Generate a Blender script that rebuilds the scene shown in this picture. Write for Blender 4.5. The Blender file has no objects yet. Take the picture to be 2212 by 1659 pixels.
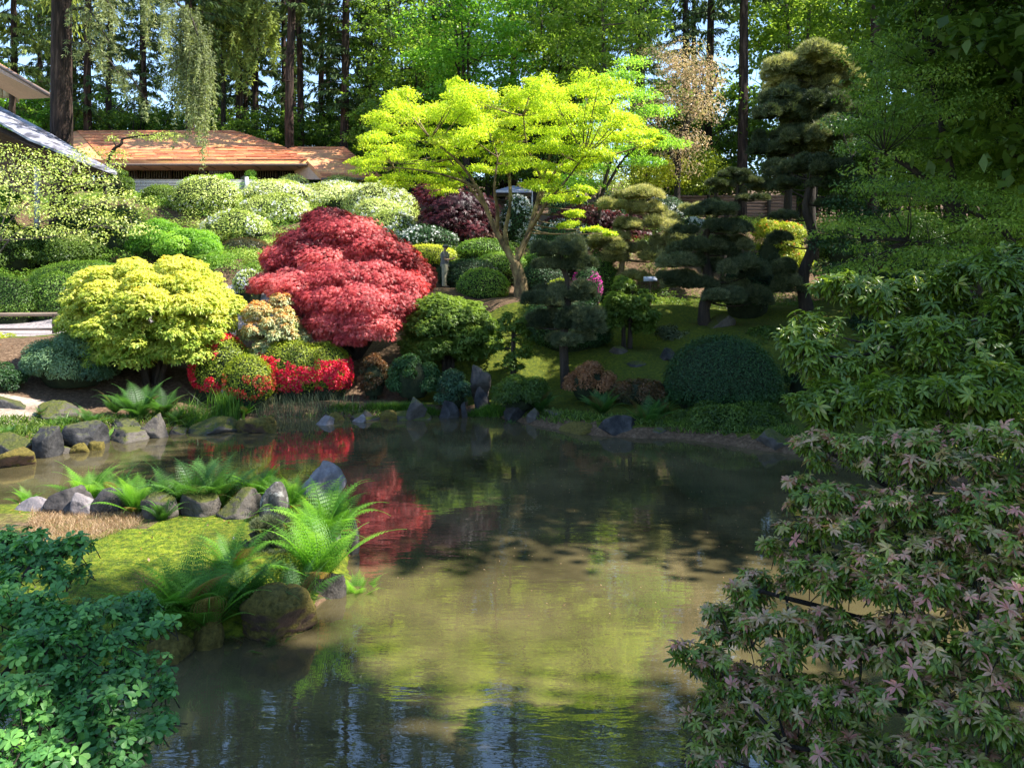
import bpy, math, random
import numpy as np
from mathutils import Vector

# ------------------------------------------------------------------ camera, sky, sun, exposure
SC = bpy.context.scene
COL = SC.collection
F = 1736.0; HZ = 600.0; CX = 1106.0; EYE = 4.0      # focal length, horizon row, centre column (photo measured at 2212 wide), eye height
cam_d = bpy.data.cameras.new('camera'); cam = bpy.data.objects.new('camera', cam_d); COL.objects.link(cam)
cam.location = (0, 0, EYE); cam.rotation_euler = (math.radians(90), 0, 0)
cam_d.sensor_width = 36.0; cam_d.lens = 36.0 * F / 2212.0
cam_d.shift_y = -(829.5 - HZ) / 2212.0
cam_d.clip_end = 3000; cam_d.clip_start = 0.05
SC.camera = cam
SUN_EL = 52.0; SUN_AZ = -4.0            # azimuth measured from +X (right) towards +Y (ahead)
SDIR = np.array([math.cos(math.radians(SUN_EL)) * math.cos(math.radians(SUN_AZ)),
                 math.cos(math.radians(SUN_EL)) * math.sin(math.radians(SUN_AZ)), math.sin(math.radians(SUN_EL))])
world = bpy.data.worlds.new('World'); SC.world = world; world.use_nodes = True
wn = world.node_tree; bg = wn.nodes['Background']
sky = wn.nodes.new('ShaderNodeTexSky'); sky.sky_type = 'NISHITA'; sky.sun_disc = False
sky.sun_elevation = math.radians(SUN_EL); sky.sun_rotation = math.atan2(SDIR[0], SDIR[1])
sky.air_density = 1.0; sky.dust_density = 0.0; sky.ozone_density = 2.5
wn.links.new(sky.outputs[0], bg.inputs[0]); bg.inputs[1].default_value = 0.135
sl = bpy.data.lights.new('sun', 'SUN'); sl.energy = 5.0; sl.angle = math.radians(0.53); sl.color = (1.0, 0.955, 0.87)
so = bpy.data.objects.new('sun', sl); COL.objects.link(so)
so.rotation_euler = Vector(SDIR).to_track_quat('Z', 'Y').to_euler(); so.location = (30, 10, 40)
SC.view_settings.view_transform = 'Standard'; SC.view_settings.look = 'None'; SC.view_settings.gamma = 1
SC.view_settings.exposure = 1.55
SC.render.engine = 'CYCLES'
SC.cycles.use_denoising = True
SC.cycles.max_bounces = 7; SC.cycles.diffuse_bounces = 3; SC.cycles.glossy_bounces = 3
SC.cycles.transmission_bounces = 3; SC.cycles.transparent_max_bounces = 6
SC.cycles.sample_clamp_indirect = 6.0

# ------------------------------------------------------------------ helpers
R = np.random.default_rng(7)
def W(px, py, d): return np.array([(px - CX) * d / F, d, EYE - (py - HZ) * d / F])
def S(d): return d / F
def unit(v):
    v = np.asarray(v, float); return v / np.maximum(np.linalg.norm(v, axis=-1, keepdims=True), 1e-9)
def rdir(n): return unit(R.normal(size=(n, 3)))
def sm(t): t = np.clip(t, 0, 1); return t * t * (3 - 2 * t)
class Noise:
    def __init__(s, n=14, lo=.5, hi=4., seed=0, rough=.8):
        g = np.random.default_rng(seed); fr = np.exp(g.uniform(math.log(lo), math.log(hi), n))
        s.k = unit(g.normal(size=(n, 3))) * fr[:, None]; s.p = g.uniform(0, 6.28, n); s.a = fr ** -rough; s.a /= s.a.sum() * .6
    def __call__(s, P): return (np.sin(np.asarray(P) @ s.k.T + s.p) * s.a).sum(-1)

class MB:
    """collects verts and faces (with a per-face tint) and links them as one mesh"""
    def __init__(s): s.v = []; s.n = 0; s.f = []; s.t = []
    def add(s, V, Fc, tint=.5):
        V = np.asarray(V, float).reshape(-1, 3); Fc = np.asarray(Fc, int)
        s.v.append(V); s.f.append(Fc + s.n); s.n += len(V)
        s.t.append(np.broadcast_to(np.asarray(tint, float), (len(Fc),)).copy()); return s
    def leaves(s, P, N, D, L, Wd, T, tint):
        TV, TF = T; n = len(P)
        if n == 0: return s
        D = unit(D); N = unit(N); Sd = np.cross(N, D); Sd = unit(Sd); N = np.cross(D, Sd)
        L = np.broadcast_to(L, (n,))[:, None, None]; Wd = np.broadcast_to(Wd, (n,))[:, None, None]
        V = P[:, None, :] + L * TV[None, :, 0:1] * D[:, None] + Wd * TV[None, :, 1:2] * Sd[:, None] + L * TV[None, :, 2:3] * N[:, None]
        k = len(TV); Fc = (TF[None] + (np.arange(n) * k)[:, None, None]).reshape(-1, TF.shape[1])
        tt = np.repeat(np.broadcast_to(tint, (n,)), len(TF))
        return s.add(V.reshape(-1, 3), Fc, tt)
    def tube(s, pts, rad, sides=8, tint=.5, jit=0):
        pts = np.asarray(pts, float); n = len(pts); rad = np.broadcast_to(rad, (n,))
        T = unit(np.gradient(pts, axis=0)); up = np.array([.13, .2, 1.]) if abs(T[0, 2]) < .85 else np.array([1., .2, .1])
        A = unit(np.cross(T, up)); B = np.cross(T, A)
        a = np.arange(sides) * 2 * math.pi / sides
        rr = rad[:, None] * (1 + jit * R.uniform(-1, 1, (n, sides)))
        V = pts[:, None] + rr[..., None] * (np.cos(a)[None, :, None] * A[:, None] + np.sin(a)[None, :, None] * B[:, None])
        i = np.arange(n - 1)[:, None] * sides; j = np.arange(sides)[None]; j2 = (j + 1) % sides
        Fc = np.stack([i + j, i + j2, i + sides + j2, i + sides + j], -1).reshape(-1, 4)
        s.add(V.reshape(-1, 3), Fc, tint)
        for row in (0, n - 1):
            c = s.n; ring = np.arange(sides) + (s.n - n * sides) + row * sides if row == 0 else None
            V2 = np.vstack([V[row], pts[row][None]]); f = np.array([[q, (q + 1) % sides, sides] for q in range(sides)])
            if row == 0: f = f[:, ::-1]
            s.add(V2, f, tint)
        return s
    def box(s, x0, x1, y0, y1, z0, z1, tint=.5):
        V = [(x, y, z) for x in (x0, x1) for y in (y0, y1) for z in (z0, z1)]
        return s.add(V, [(0, 1, 3, 2), (4, 6, 7, 5), (0, 4, 5, 1), (2, 3, 7, 6), (0, 2, 6, 4), (1, 5, 7, 3)], tint)
    def slab(s, top, thick, tint=.5):
        """a planar-ish polygon given thickness downwards"""
        top = np.asarray(top, float); n = len(top); bot = top - np.array(thick if np.ndim(thick) else (0, 0, thick))
        V = np.vstack([top, bot])
        for k in range(1, n - 1):
            s.add(V, [(0, k, k + 1), (n, n + k + 1, n + k)], tint)
        s.add(V, [(k, n + k, n + (k + 1) % n, (k + 1) % n) for k in range(n)], tint); return s
    def build(s, name, mat, parent=None, org=None, smooth=True):
        V = np.vstack(s.v) if s.v else np.zeros((0, 3))
        if org is None: org = np.zeros(3)
        me = bpy.data.meshes.new(name); me.vertices.add(len(V)); me.vertices.foreach_set('co', (V - org).astype(np.float32).ravel())
        tot = np.concatenate([np.full(len(f), f.shape[1]) for f in s.f]); idx = np.concatenate([f.ravel() for f in s.f])
        st = np.concatenate([[0], np.cumsum(tot)[:-1]])
        me.loops.add(len(idx)); me.loops.foreach_set('vertex_index', idx.astype(np.int32))
        me.polygons.add(len(tot)); me.polygons.foreach_set('loop_start', st.astype(np.int32)); me.polygons.foreach_set('loop_total', tot.astype(np.int32))
        if smooth: me.polygons.foreach_set('use_smooth', np.ones(len(tot), bool))
        a = me.attributes.new('tint', 'FLOAT', 'FACE'); a.data.foreach_set('value', np.concatenate(s.t).astype(np.float32))
        me.update(calc_edges=True); me.materials.append(mat)
        o = bpy.data.objects.new(name, me); COL.objects.link(o)
        if parent: o.parent = parent
        else: o.location = org
        return o
LQ = (np.array([(0, 0, 0), (.5, .5, .06), (1, 0, -.12), (.5, -.5, .06)]), np.array([(0, 1, 2, 3)]))
LT = (np.array([(0, .5, 0), (0, -.5, 0), (1, 0, 0)]), np.array([(0, 1, 2)]))
LN = (np.array([(0, 0, 0), (.33, 0, .03), (.68, 0, -.02), (1, 0, -.17), (.33, .42, .1), (.68, .46, .03), (.33, -.42, .1), (.68, -.46, .03), (.9, .2, -.09), (.9, -.2, -.09)]),
      np.array([(0, 1, 4, 4), (1, 2, 5, 4), (2, 3, 8, 5), (0, 6, 1, 1), (1, 6, 7, 2), (2, 7, 9, 3)]))
LN = (LN[0], np.array([(0, 1, 4), (1, 2, 5), (1, 5, 4), (2, 3, 8), (2, 8, 5), (0, 6, 1), (1, 6, 7), (1, 7, 2), (2, 7, 9), (2, 9, 3)]))
LO = (LN[0] * np.array([1, 1, 1]), LN[1]); LO[0][4:8, 1] = [.26, .5, -.26, -.5]; LO[0][8:10, 1] = [.4, -.4]; LO[0][3, 2] = -.1
def palm_t(k=5, spread=75, w=.17):
    V = []; Fc = []
    for i in range(k):
        a = math.radians(-spread + 2 * spread * i / (k - 1)); l = 1 - .35 * abs(i - (k - 1) / 2) / ((k - 1) / 2)
        d = np.array([math.cos(a), math.sin(a)]); p = np.array([-d[1], d[0]]) * w * .6
        b = len(V); V += [(0, 0, 0), (*(d * l * .5 + p), .02), (*(d * l), -.18), (*(d * l * .5 - p), .02)]; Fc.append((b, b + 1, b + 2, b + 3))
    return np.array(V), np.array(Fc)
LP = palm_t()

def empty(name, loc):
    o = bpy.data.objects.new(name, None); o.empty_display_size = .2; COL.objects.link(o); o.location = loc; return o
def tag(o, label, cat, group=None):
    o['label'] = label; o['category'] = cat
    if group: o['group'] = group
    return o
def kind(o, k): o['kind'] = k; return o

# ------------------------------------------------------------------ materials
def newmat(name):
    m = bpy.data.materials.new(name); m.use_nodes = True; nt = m.node_tree; nt.nodes.clear()
    out = nt.nodes.new('ShaderNodeOutputMaterial'); return m, nt, out
def N_(nt, t, **k):
    n = nt.nodes.new(t)
    for a, b in k.items(): setattr(n, a, b)
    return n
def ramp(nt, stops, fac=None, interp='LINEAR'):
    r = nt.nodes.new('ShaderNodeValToRGB'); e = r.color_ramp; e.interpolation = interp
    while len(e.elements) < len(stops): e.elements.new(.5)
    for el, (p, c) in zip(e.elements, stops): el.position = p; el.color = (*c, 1)
    if fac is not None: nt.links.new(fac, r.inputs[0])
    return r
def noise(nt, scale, detail=4, rough=.6, vec=None, dist=0):
    n = nt.nodes.new('ShaderNodeTexNoise'); n.inputs['Scale'].default_value = scale; n.inputs['Detail'].default_value = detail
    n.inputs['Roughness'].default_value = rough; n.inputs['Distortion'].default_value = dist
    if vec is not None: nt.links.new(vec, n.inputs['Vector'])
    return n
def leafmat(name, cols, trans=.35, rough=.45, spec=.35, tmul=(1.15, 1.2, .55)):
    m, nt, out = newmat(name); L = nt.links
    a = N_(nt, 'ShaderNodeAttribute', attribute_name='tint')
    r = ramp(nt, [(i / (len(cols) - 1), c) for i, c in enumerate(cols)], a.outputs['Fac'])
    p = N_(nt, 'ShaderNodeBsdfPrincipled'); L.new(r.outputs[0], p.inputs['Base Color']); p.inputs['Roughness'].default_value = rough
    p.inputs['Specular IOR Level'].default_value = spec
    if trans > 0:
        t = N_(nt, 'ShaderNodeBsdfTranslucent'); mx = N_(nt, 'ShaderNodeMix', data_type='RGBA', blend_type='MULTIPLY'); mx.inputs[0].default_value = 1
        L.new(r.outputs[0], mx.inputs[6]); mx.inputs[7].default_value = (*[c * 1.5 for c in tmul], 1); L.new(mx.outputs[2], t.inputs[0])
        ms = N_(nt, 'ShaderNodeMixShader'); ms.inputs[0].default_value = trans; L.new(p.outputs[0], ms.inputs[1]); L.new(t.outputs[0], ms.inputs[2]); L.new(ms.outputs[0], out.inputs[0])
    else: L.new(p.outputs[0], out.inputs[0])
    return m
def surf(name, stops, scale=3, detail=6, rough=.85, bump=.4, bscale=None, stretch=(1, 1, 1), dist=.05, spec=.3, moss=None, coords='Object'):
    """noise-coloured surface, optional moss that grows on upward faces"""
    m, nt, out = newmat(name); L = nt.links
    tc = N_(nt, 'ShaderNodeTexCoord'); mp = N_(nt, 'ShaderNodeMapping'); mp.inputs['Scale'].default_value = stretch
    L.new(tc.outputs[coords], mp.inputs['Vector'])
    n = noise(nt, scale, detail, .65, mp.outputs[0], .3); r = ramp(nt, stops, n.outputs['Fac'])
    p = N_(nt, 'ShaderNodeBsdfPrincipled'); p.inputs['Roughness'].default_value = rough; p.inputs['Specular IOR Level'].default_value = spec
    col = r.outputs[0]
    if moss:
        g = N_(nt, 'ShaderNodeNewGeometry'); sp = N_(nt, 'ShaderNodeSeparateXYZ'); L.new(g.outputs['Normal'], sp.inputs[0])
        n2 = noise(nt, moss.get('scale', 4), 5, .7, tc.outputs[coords])
        ad = N_(nt, 'ShaderNodeMath', operation='MULTIPLY_ADD'); L.new(n2.outputs['Fac'], ad.inputs[0]); ad.inputs[1].default_value = moss.get('n', 1.6); L.new(sp.outputs['Z'], ad.inputs[2])
        rr = ramp(nt, [(0, (0, 0, 0)), (1, (1, 1, 1))], None); mr = N_(nt, 'ShaderNodeMapRange'); L.new(ad.outputs[0], mr.inputs[0])
        mr.inputs[1].default_value = moss['lo']; mr.inputs[2].default_value = moss['lo'] + .25; L.new(mr.outputs[0], rr.inputs[0])
        n3 = noise(nt, 18, 4, .7, tc.outputs[coords]); mc = ramp(nt, [(.3, moss['c1']), (.7, moss['c2'])], n3.outputs['Fac'])
        mx = N_(nt, 'ShaderNodeMix', data_type='RGBA'); L.new(rr.outputs[0], mx.inputs[0]); L.new(col, mx.inputs[6]); L.new(mc.outputs[0], mx.inputs[7]); col = mx.outputs[2]
    L.new(col, p.inputs['Base Color'])
    b = N_(nt, 'ShaderNodeBump'); b.inputs['Strength'].default_value = bump; b.inputs['Distance'].default_value = dist
    nb = noise(nt, bscale or scale * 3, 6, .7, mp.outputs[0]); L.new(nb.outputs['Fac'], b.inputs['Height']); L.new(b.outputs[0], p.inputs['Normal'])
    L.new(p.outputs[0], out.inputs[0]); return m
def plain(name, c, rough=.6, spec=.4, metal=0):
    return surf(name, [(.3, tuple(x * .8 for x in c)), (.7, tuple(min(1, x * 1.15) for x in c))], 9, 5, rough, .12, spec=spec)

M = {}
M['bark_brown'] = surf('bark_brown', [(.35, (.01, .006, .004)), (.52, (.04, .022, .015)), (.66, (.12, .075, .055))], 2.6, 8, .9, 1, 5, (3, 3, .35), .12)
M['bark_grey'] = surf('bark_grey', [(.3, (.035, .028, .022)), (.7, (.15, .12, .095))], 4, 8, .9, .8, 9, (3, 3, .4), .04)
M['bark_mossy'] = surf('bark_mossy', [(.35, (.05, .035, .022)), (.5, (.17, .12, .06)), (.62, (.26, .2, .09)), (.8, (.42, .32, .22))], 3.5, 8, .9, .8, 12, (1, 1, .6), .03)
M['bark_dark'] = surf('bark_dark', [(.3, (.014, .011, .009)), (.7, (.065, .048, .036))], 4, 8, .9, .9, 9, (3, 3, .4), .04)
mossA = dict(lo=1.15, n=.9, c1=(.035, .05, .008), c2=(.11, .11, .02), scale=3)
M['rock'] = surf('rock', [(.35, (.02, .018, .018)), (.52, (.06, .052, .05)), (.7, (.16, .135, .12))], 2.5, 8, .8, .8, 8, dist=.06, moss=dict(mossA, lo=1.45))
M['rock_dark'] = surf('rock_dark', [(.35, (.014, .014, .015)), (.52, (.04, .038, .038)), (.7, (.1, .092, .088))], 3, 8, .75, .9, 8, dist=.06, moss=dict(mossA, lo=1.2))  # darker copy of the rock, with the shade of the shore put into its colour
M['rock_mossy'] = surf('rock_mossy', [(.3, (.035, .03, .027)), (.7, (.14, .12, .1))], 3, 8, .85, .8, 9, dist=.06, moss=dict(mossA, lo=1.0))
M['rock_mossball'] = surf('rock_mossball', [(.3, (.05, .035, .02)), (.7, (.16, .09, .06))], 4, 8, .9, .9, 30, dist=.05, moss=dict(lo=.2, n=1.2, c1=(.05, .045, .008), c2=(.2, .15, .03), scale=3))
M['rock_pale'] = surf('rock_pale', [(.3, (.1, .095, .1)), (.5, (.2, .17, .17)), (.7, (.36, .33, .33))], 3, 8, .8, .8, 8, dist=.05, moss=dict(mossA, lo=1.6))
M['rock_lichen'] = surf('rock_lichen', [(.4, (.045, .04, .035)), (.54, (.1, .09, .08)), (.6, (.24, .23, .21)), (.8, (.32, .3, .28))], 7, 6, .85, .8, 9, dist=.04)
M['wood_rail'] = surf('wood_rail', [(.3, (.14, .09, .06)), (.7, (.32, .24, .18))], 3, 6, .8, .4, 14, (.4, 3, 3))
M['wood_dark'] = surf('wood_dark', [(.3, (.035, .022, .015)), (.7, (.1, .065, .045))], 3, 6, .8, .4, 14, (1, 3, 3))
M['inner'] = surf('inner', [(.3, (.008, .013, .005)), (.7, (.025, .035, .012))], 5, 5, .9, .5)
G = lambda *a: [tuple(c) for c in a]
M['l_yellowmaple'] = leafmat('l_yellowmaple', G((.12, .24, .012), (.3, .42, .03), (.46, .55, .05), (.66, .62, .1)), .48)
M['l_redmaple'] = leafmat('l_redmaple', G((.14, .018, .022), (.34, .045, .05), (.54, .095, .1), (.68, .23, .2)), .35, tmul=(1.3, .5, .5))
M['l_purple'] = leafmat('l_purple', G((.03, .009, .013), (.07, .016, .023), (.13, .025, .035), (.2, .05, .05)), .35, tmul=(1.3, .5, .6))
M['l_green'] = leafmat('l_green', G((.03, .06, .012), (.07, .125, .02), (.13, .2, .035), (.24, .32, .07)), .4)
M['l_bright'] = leafmat('l_bright', G((.06, .15, .015), (.13, .28, .03), (.25, .44, .06), (.4, .56, .1)), .45)
M['l_maplegreen'] = leafmat('l_maplegreen', G((.045, .085, .015), (.11, .185, .03), (.2, .3, .055), (.36, .44, .1)), .5)
M['l_dark'] = leafmat('l_dark', G((.012, .032, .012), (.022, .06, .02), (.045, .1, .03), (.08, .15, .05)), .3)
M['l_dome'] = leafmat('l_dome', G((.012, .035, .012), (.022, .065, .02), (.04, .1, .028), (.07, .15, .04)), .2, .5, .3)
M['l_hedge'] = leafmat('l_hedge', G((.05, .11, .015), (.1, .2, .025), (.18, .3, .04), (.3, .42, .07)), .3)
M['l_rhodo'] = leafmat('l_rhodo', G((.1, .17, .03), (.28, .36, .06), (.48, .55, .13), (.62, .66, .26)), .18)
M['l_azgold'] = leafmat('l_azgold', G((.08, .12, .012), (.2, .26, .02), (.36, .4, .03), (.52, .52, .06)), .35)
M['l_pale'] = leafmat('l_pale', G((.16, .22, .1), (.3, .38, .18), (.46, .5, .28), (.75, .34, .12)), .3)
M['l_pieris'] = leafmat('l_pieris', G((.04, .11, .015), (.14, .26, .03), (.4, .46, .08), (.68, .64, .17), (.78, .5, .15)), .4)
M['l_bronze'] = leafmat('l_bronze', G((.04, .05, .015), (.12, .07, .025), (.24, .11, .045), (.36, .18, .08)), .3, tmul=(1.2, .9, .6))
M['l_bluegreen'] = leafmat('l_bluegreen', G((.03, .07, .035), (.08, .16, .08), (.17, .27, .13), (.3, .4, .19)), .25)
M['l_conifer'] = leafmat('l_conifer', G((.018, .035, .014), (.045, .08, .025), (.09, .14, .04), (.2, .26, .07)), .25, .6, .2)
M['l_conlight'] = leafmat('l_conlight', G((.08, .11, .03), (.2, .25, .07), (.36, .42, .12), (.52, .6, .16)), .35, .6, .2)
M['l_pine'] = leafmat('l_pine', G((.025, .038, .02), (.06, .08, .04), (.11, .135, .065), (.26, .27, .14)), .15, .6, .25)
M['l_pinepale'] = leafmat('l_pinepale', G((.09, .1, .045), (.24, .25, .11), (.45, .43, .22), (.62, .56, .3)), .25, .6, .25)
M['l_hang'] = leafmat('l_hang', G((.07, .085, .04), (.16, .185, .085), (.27, .3, .14), (.4, .43, .2)), .3, .6, .2)
M['l_fern'] = leafmat('l_fern', G((.2, .13, .05), (.06, .15, .02), (.11, .26, .03), (.18, .36, .05), (.28, .46, .08)), .5)
M['l_fern_dark'] = leafmat('l_fern_dark', G((.12, .07, .03), (.025, .075, .018), (.05, .13, .025), (.08, .19, .04), (.13, .26, .06)), .4)
M['l_blossom'] = leafmat('l_blossom', G((.2, .24, .06), (.4, .34, .16), (.6, .42, .3), (.6, .6, .2)), .4, tmul=(1.1, 1, .8))
M['l_near_green'] = leafmat('l_near_green', G((.025, .05, .006), (.06, .105, .012), (.12, .19, .02), (.24, .32, .04), (.36, .3, .11), (.5, .33, .2), (.6, .24, .2)), .32, .34, .5)
M['l_near_azalea'] = leafmat('l_near_azalea', G((.04, .12, .03), (.09, .24, .06), (.2, .42, .09), (.42, .62, .12)), .35, .45, .4)
M['f_white'] = leafmat('f_white', G((.62, .64, .6), (.8, .8, .78), (.85, .85, .85)), .3, tmul=(.65, .65, .65))
M['f_red'] = leafmat('f_red', G((.6, .015, .05), (.85, .03, .08), (.9, .09, .12)), .3, tmul=(1, .4, .5))
M['f_coral'] = leafmat('f_coral', G((.6, .06, .04), (.8, .13, .08)), .3, tmul=(1, .6, .5))
M['f_magenta'] = leafmat('f_magenta', G((.45, .02, .25), (.7, .06, .4)), .3, tmul=(.8, .4, .8))
M['f_orange'] = leafmat('f_orange', G((.75, .2, .06), (.85, .4, .1)), .3)
M['grass_dry'] = leafmat('grass_dry', G((.2, .12, .06), (.4, .27, .15), (.55, .4, .25)), .3, tmul=(1, .8, .5))
M['grass_green'] = leafmat('grass_green', G((.03, .08, .012), (.08, .18, .02), (.16, .28, .04)), .4)
# ------------------------------------------------------------------ ground and water
def shore(px, py): d = EYE * F / (py - HZ); return ((px - CX) * d / F, d)
FARSH = [(-900, 975), (-200, 985), (0, 975), (100, 962), (180, 950), (250, 938), (330, 928), (400, 916), (500, 905), (600, 899), (700, 896), (800, 897), (900, 894), (1000, 892),
         (1090, 900), (1150, 915), (1200, 925), (1300, 940), (1380, 944), (1450, 944), (1560, 956), (1640, 970), (1720, 978), (1850, 1000), (2000, 1020), (2200, 1060), (2400, 1110)]
POND = [shore(*p) for p in FARSH] + [(9.0, 11.5), (7.6, 9.5), (7.2, 7.5), (7.0, 5.6), (5.6, 3.4), (3.6, 2.9), (0, 2.7), (-3, 2.8), (-6, 3.2), (-9, 4.5), (-14, 6), (-22, 8)]
ISL = [(-900, 1150)] + [(-200, 1130), (0, 1124), (150, 1120), (400, 1118), (560, 1112), (640, 1095), (745, 1092), (762, 1150), (745, 1215), (740, 1265), (690, 1290), (640, 1330), (560, 1365), (480, 1372), (400, 1395), (300, 1435), (100, 1480), (-300, 1500)]
ISL = [shore(*p) for p in ISL] + [(-22, 9.5)]
def pdist(P, poly):
    """signed distance to a polygon, negative inside"""
    P = np.asarray(P, float); A = np.array(poly); B = np.roll(A, -1, 0); best = np.full(len(P), 1e9); ins = np.zeros(len(P), bool)
    for a, b in zip(A, B):
        e = b - a; t = np.clip(((P - a) @ e) / (e @ e), 0, 1); best = np.minimum(best, np.linalg.norm(P - a - t[:, None] * e, axis=1))
        c = ((a[1] > P[:, 1]) != (b[1] > P[:, 1])) & (P[:, 0] < (b[0] - a[0]) * (P[:, 1] - a[1]) / (b[1] - a[1] + 1e-12) + a[0]); ins ^= c
    return np.where(ins, -best, best)
CT = [(100, 850, 21.5), (230, 880, 21.5), (350, 840, 23), (80, 722, 27), (-100, 700, 29), (0, 702, 29), (230, 700, 28), (0, 600, 33), (150, 610, 33), (300, 640, 30), (450, 850, 23.3), (600, 848, 23.6), (760, 836, 24), (900, 830, 24), (950, 800, 25),
      (1100, 850, 23), (1220, 802, 24.8), (1400, 805, 24.5), (1300, 850, 22.8), (1370, 757, 26.5), (1450, 790, 25), (1440, 660, 31), (1125, 642, 29.5), (1000, 690, 27.5), (960, 622, 32), (1500, 702, 29), (1620, 700, 29),
      (1745, 665, 31), (1900, 650, 32), (2100, 640, 32), (2300, 600, 36), (1700, 900, 21), (1600, 865, 23), (500, 560, 33), (300, 540, 35), (700, 525, 37), (900, 545, 35.5), (1100, 535, 37), (1300, 520, 38), (1500, 490, 42), (1650, 485, 44),
      (760, 745, 26.5), (400, 790, 24.5), (2300, 900, 22), (2000, 860, 22.5), (600, 455, 43), (450, 445, 43), (300, 430, 44), (0, 430, 42), (-300, 430, 42), (1360, 440, 46), (1800, 500, 44), (2200, 500, 44), (700, 440, 50), (1000, 430, 52), (1300, 430, 52), (200, 420, 50), (-400, 700, 27), (-500, 560, 34)]
CT = [tuple(W(*c)) for c in CT] + [(x, y, 8.7) for x in (-60, -40, -20, 0, 20, 40, 60, 80) for y in (62, 78)] + [(x, 112, 17.5) for x in range(-120, 130, 20)] + [(30, 40, 6.5), (45, 30, 6), (30, 22, 3.6), (20, 14, 2.6), (14, 8, 2.2), (11, 4, 2.0), (20, 0, 2.2), (8, 0, 2), (0, 0, 2.2), (-8, 0, 2), (0, -12, 2.5), (-20, 0, 2), (20, -12, 3), (-40, 20, 3), (-40, 40, 8), (60, 15, 6), (40, 0, 4), (-30, 10, 1.2), (-26, 16, 1.5)]
CT = np.array(CT)
tn = Noise(20, .25, 2.5, 3)
def H(X, Y):
    X = np.atleast_1d(np.asarray(X, float)); Y = np.atleast_1d(np.asarray(Y, float)); P = np.stack([X, Y], -1); out = np.zeros(len(P))
    for a in range(0, len(P), 4000):
        q = P[a:a + 4000]; d2 = ((q[:, None] - CT[None, :, :2]) ** 2).sum(-1) + .6; w = d2 ** -1.9; zl = (w @ CT[:, 2]) / w.sum(1)
        dp = pdist(q, POND); di = pdist(q, ISL)
        land = .1 + (zl - .1) * sm(np.clip(dp, 0, 50) / 3.2 * .62) ** .9 if True else zl
        land = np.where(dp > 0, np.maximum(land, .1 + .18 * sm(dp / .4)), -.7 * sm(-dp / .8) + .1)
        isl = .1 + .33 * sm(-di / .7) + .05 * sm(-di / 2.5); isl = np.where(di < 0, isl, -.7 * sm(di / .5) + .1)
        z = np.where(dp > 0, land, np.maximum(land, isl))
        q3 = np.concatenate([q, np.zeros((len(q), 1))], 1); amp = np.where((dp > .3) | (di < -.3), 1, .0)
        out[a:a + 4000] = z + tn(q3) * .05 * amp
    return out
def h1(x, y): return float(H(x, y)[0])
def axis(lo, hi, fine, ends, n):
    core = np.arange(lo, hi, fine); g = np.geomspace(1, ends, n)
    return np.concatenate([(lo - (g[::-1])), core, hi + g])
gx = axis(-24, 26, .27, 900, 22); gy = axis(-2, 46, .27, 900, 22)
XX, YY = np.meshgrid(gx, gy); ZZ = H(XX.ravel(), YY.ravel()); nx, ny = len(gx), len(gy)
i = np.arange(ny - 1)[:, None] * nx + np.arange(nx - 1)[None]
FI = np.stack([i, i + 1, i + nx + 1, i + nx], -1).reshape(-1, 4)
# ground material: moss lawn, bare soil, gravel, blended with soft noise borders
def ground_material():
    m, nt, out = newmat('ground'); L = nt.links
    tc = N_(nt, 'ShaderNodeTexCoord'); a = N_(nt, 'ShaderNodeAttribute', attribute_name='tint')
    n1 = noise(nt, 1.3, 6, .7, tc.outputs['Object']); n2 = noise(nt, 11, 6, .75, tc.outputs['Object']); n3 = noise(nt, .35, 4, .6, tc.outputs['Object'])
    moss = ramp(nt, [(.3, (.06, .05, .02)), (.42, (.05, .07, .012)), (.55, (.1, .12, .012)), (.72, (.17, .16, .025))], n2.outputs['Fac'])
    mossb = ramp(nt, [(.32, (.05, .04, .015)), (.42, (.09, .13, .012)), (.52, (.2, .26, .016)), (.6, (.32, .34, .03)), (.66, (.3, .22, .05)), (.74, (.22, .1, .04))], n2.outputs['Fac'])
    soil = ramp(nt, [(.3, (.05, .03, .018)), (.5, (.12, .075, .045)), (.7, (.24, .16, .1))], n2.outputs['Fac'])
    grav = ramp(nt, [(.3, (.3, .22, .17)), (.7, (.52, .42, .34))], n2.outputs['Fac'])
    path = ramp(nt, [(.3, (.26, .22, .22)), (.7, (.36, .31, .31))], n2.outputs['Fac'])
    ad = N_(nt, 'ShaderNodeMath', operation='MULTIPLY_ADD'); L.new(n1.outputs['Fac'], ad.inputs[0]); ad.inputs[1].default_value = .16; L.new(a.outputs['Fac'], ad.inputs[2])
    prev = moss.outputs[0]
    for lo, c in ((.26, mossb), (.46, soil), (.66, grav), (.86, path)):
        mr = N_(nt, 'ShaderNodeMapRange'); mr.inputs[1].default_value = lo; mr.inputs[2].default_value = lo + .05; L.new(ad.outputs[0], mr.inputs[0])
        mx = N_(nt, 'ShaderNodeMix', data_type='RGBA'); L.new(mr.outputs[0], mx.inputs[0]); L.new(prev, mx.inputs[6]); L.new(c.outputs[0], mx.inputs[7]); prev = mx.outputs[2]
    p = N_(nt, 'ShaderNodeBsdfPrincipled'); p.inputs['Roughness'].default_value = .95; p.inputs['Specular IOR Level'].default_value = .15; L.new(prev, p.inputs['Base Color'])
    b = N_(nt, 'ShaderNodeBump'); b.inputs['Strength'].default_value = .8; b.inputs['Distance'].default_value = .05; nb = noise(nt, 22, 6, .75, tc.outputs['Object']); L.new(nb.outputs['Fac'], b.inputs['Height']); L.new(b.outputs[0], p.inputs['Normal'])
    L.new(p.outputs[0], out.inputs[0]); return m
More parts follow.
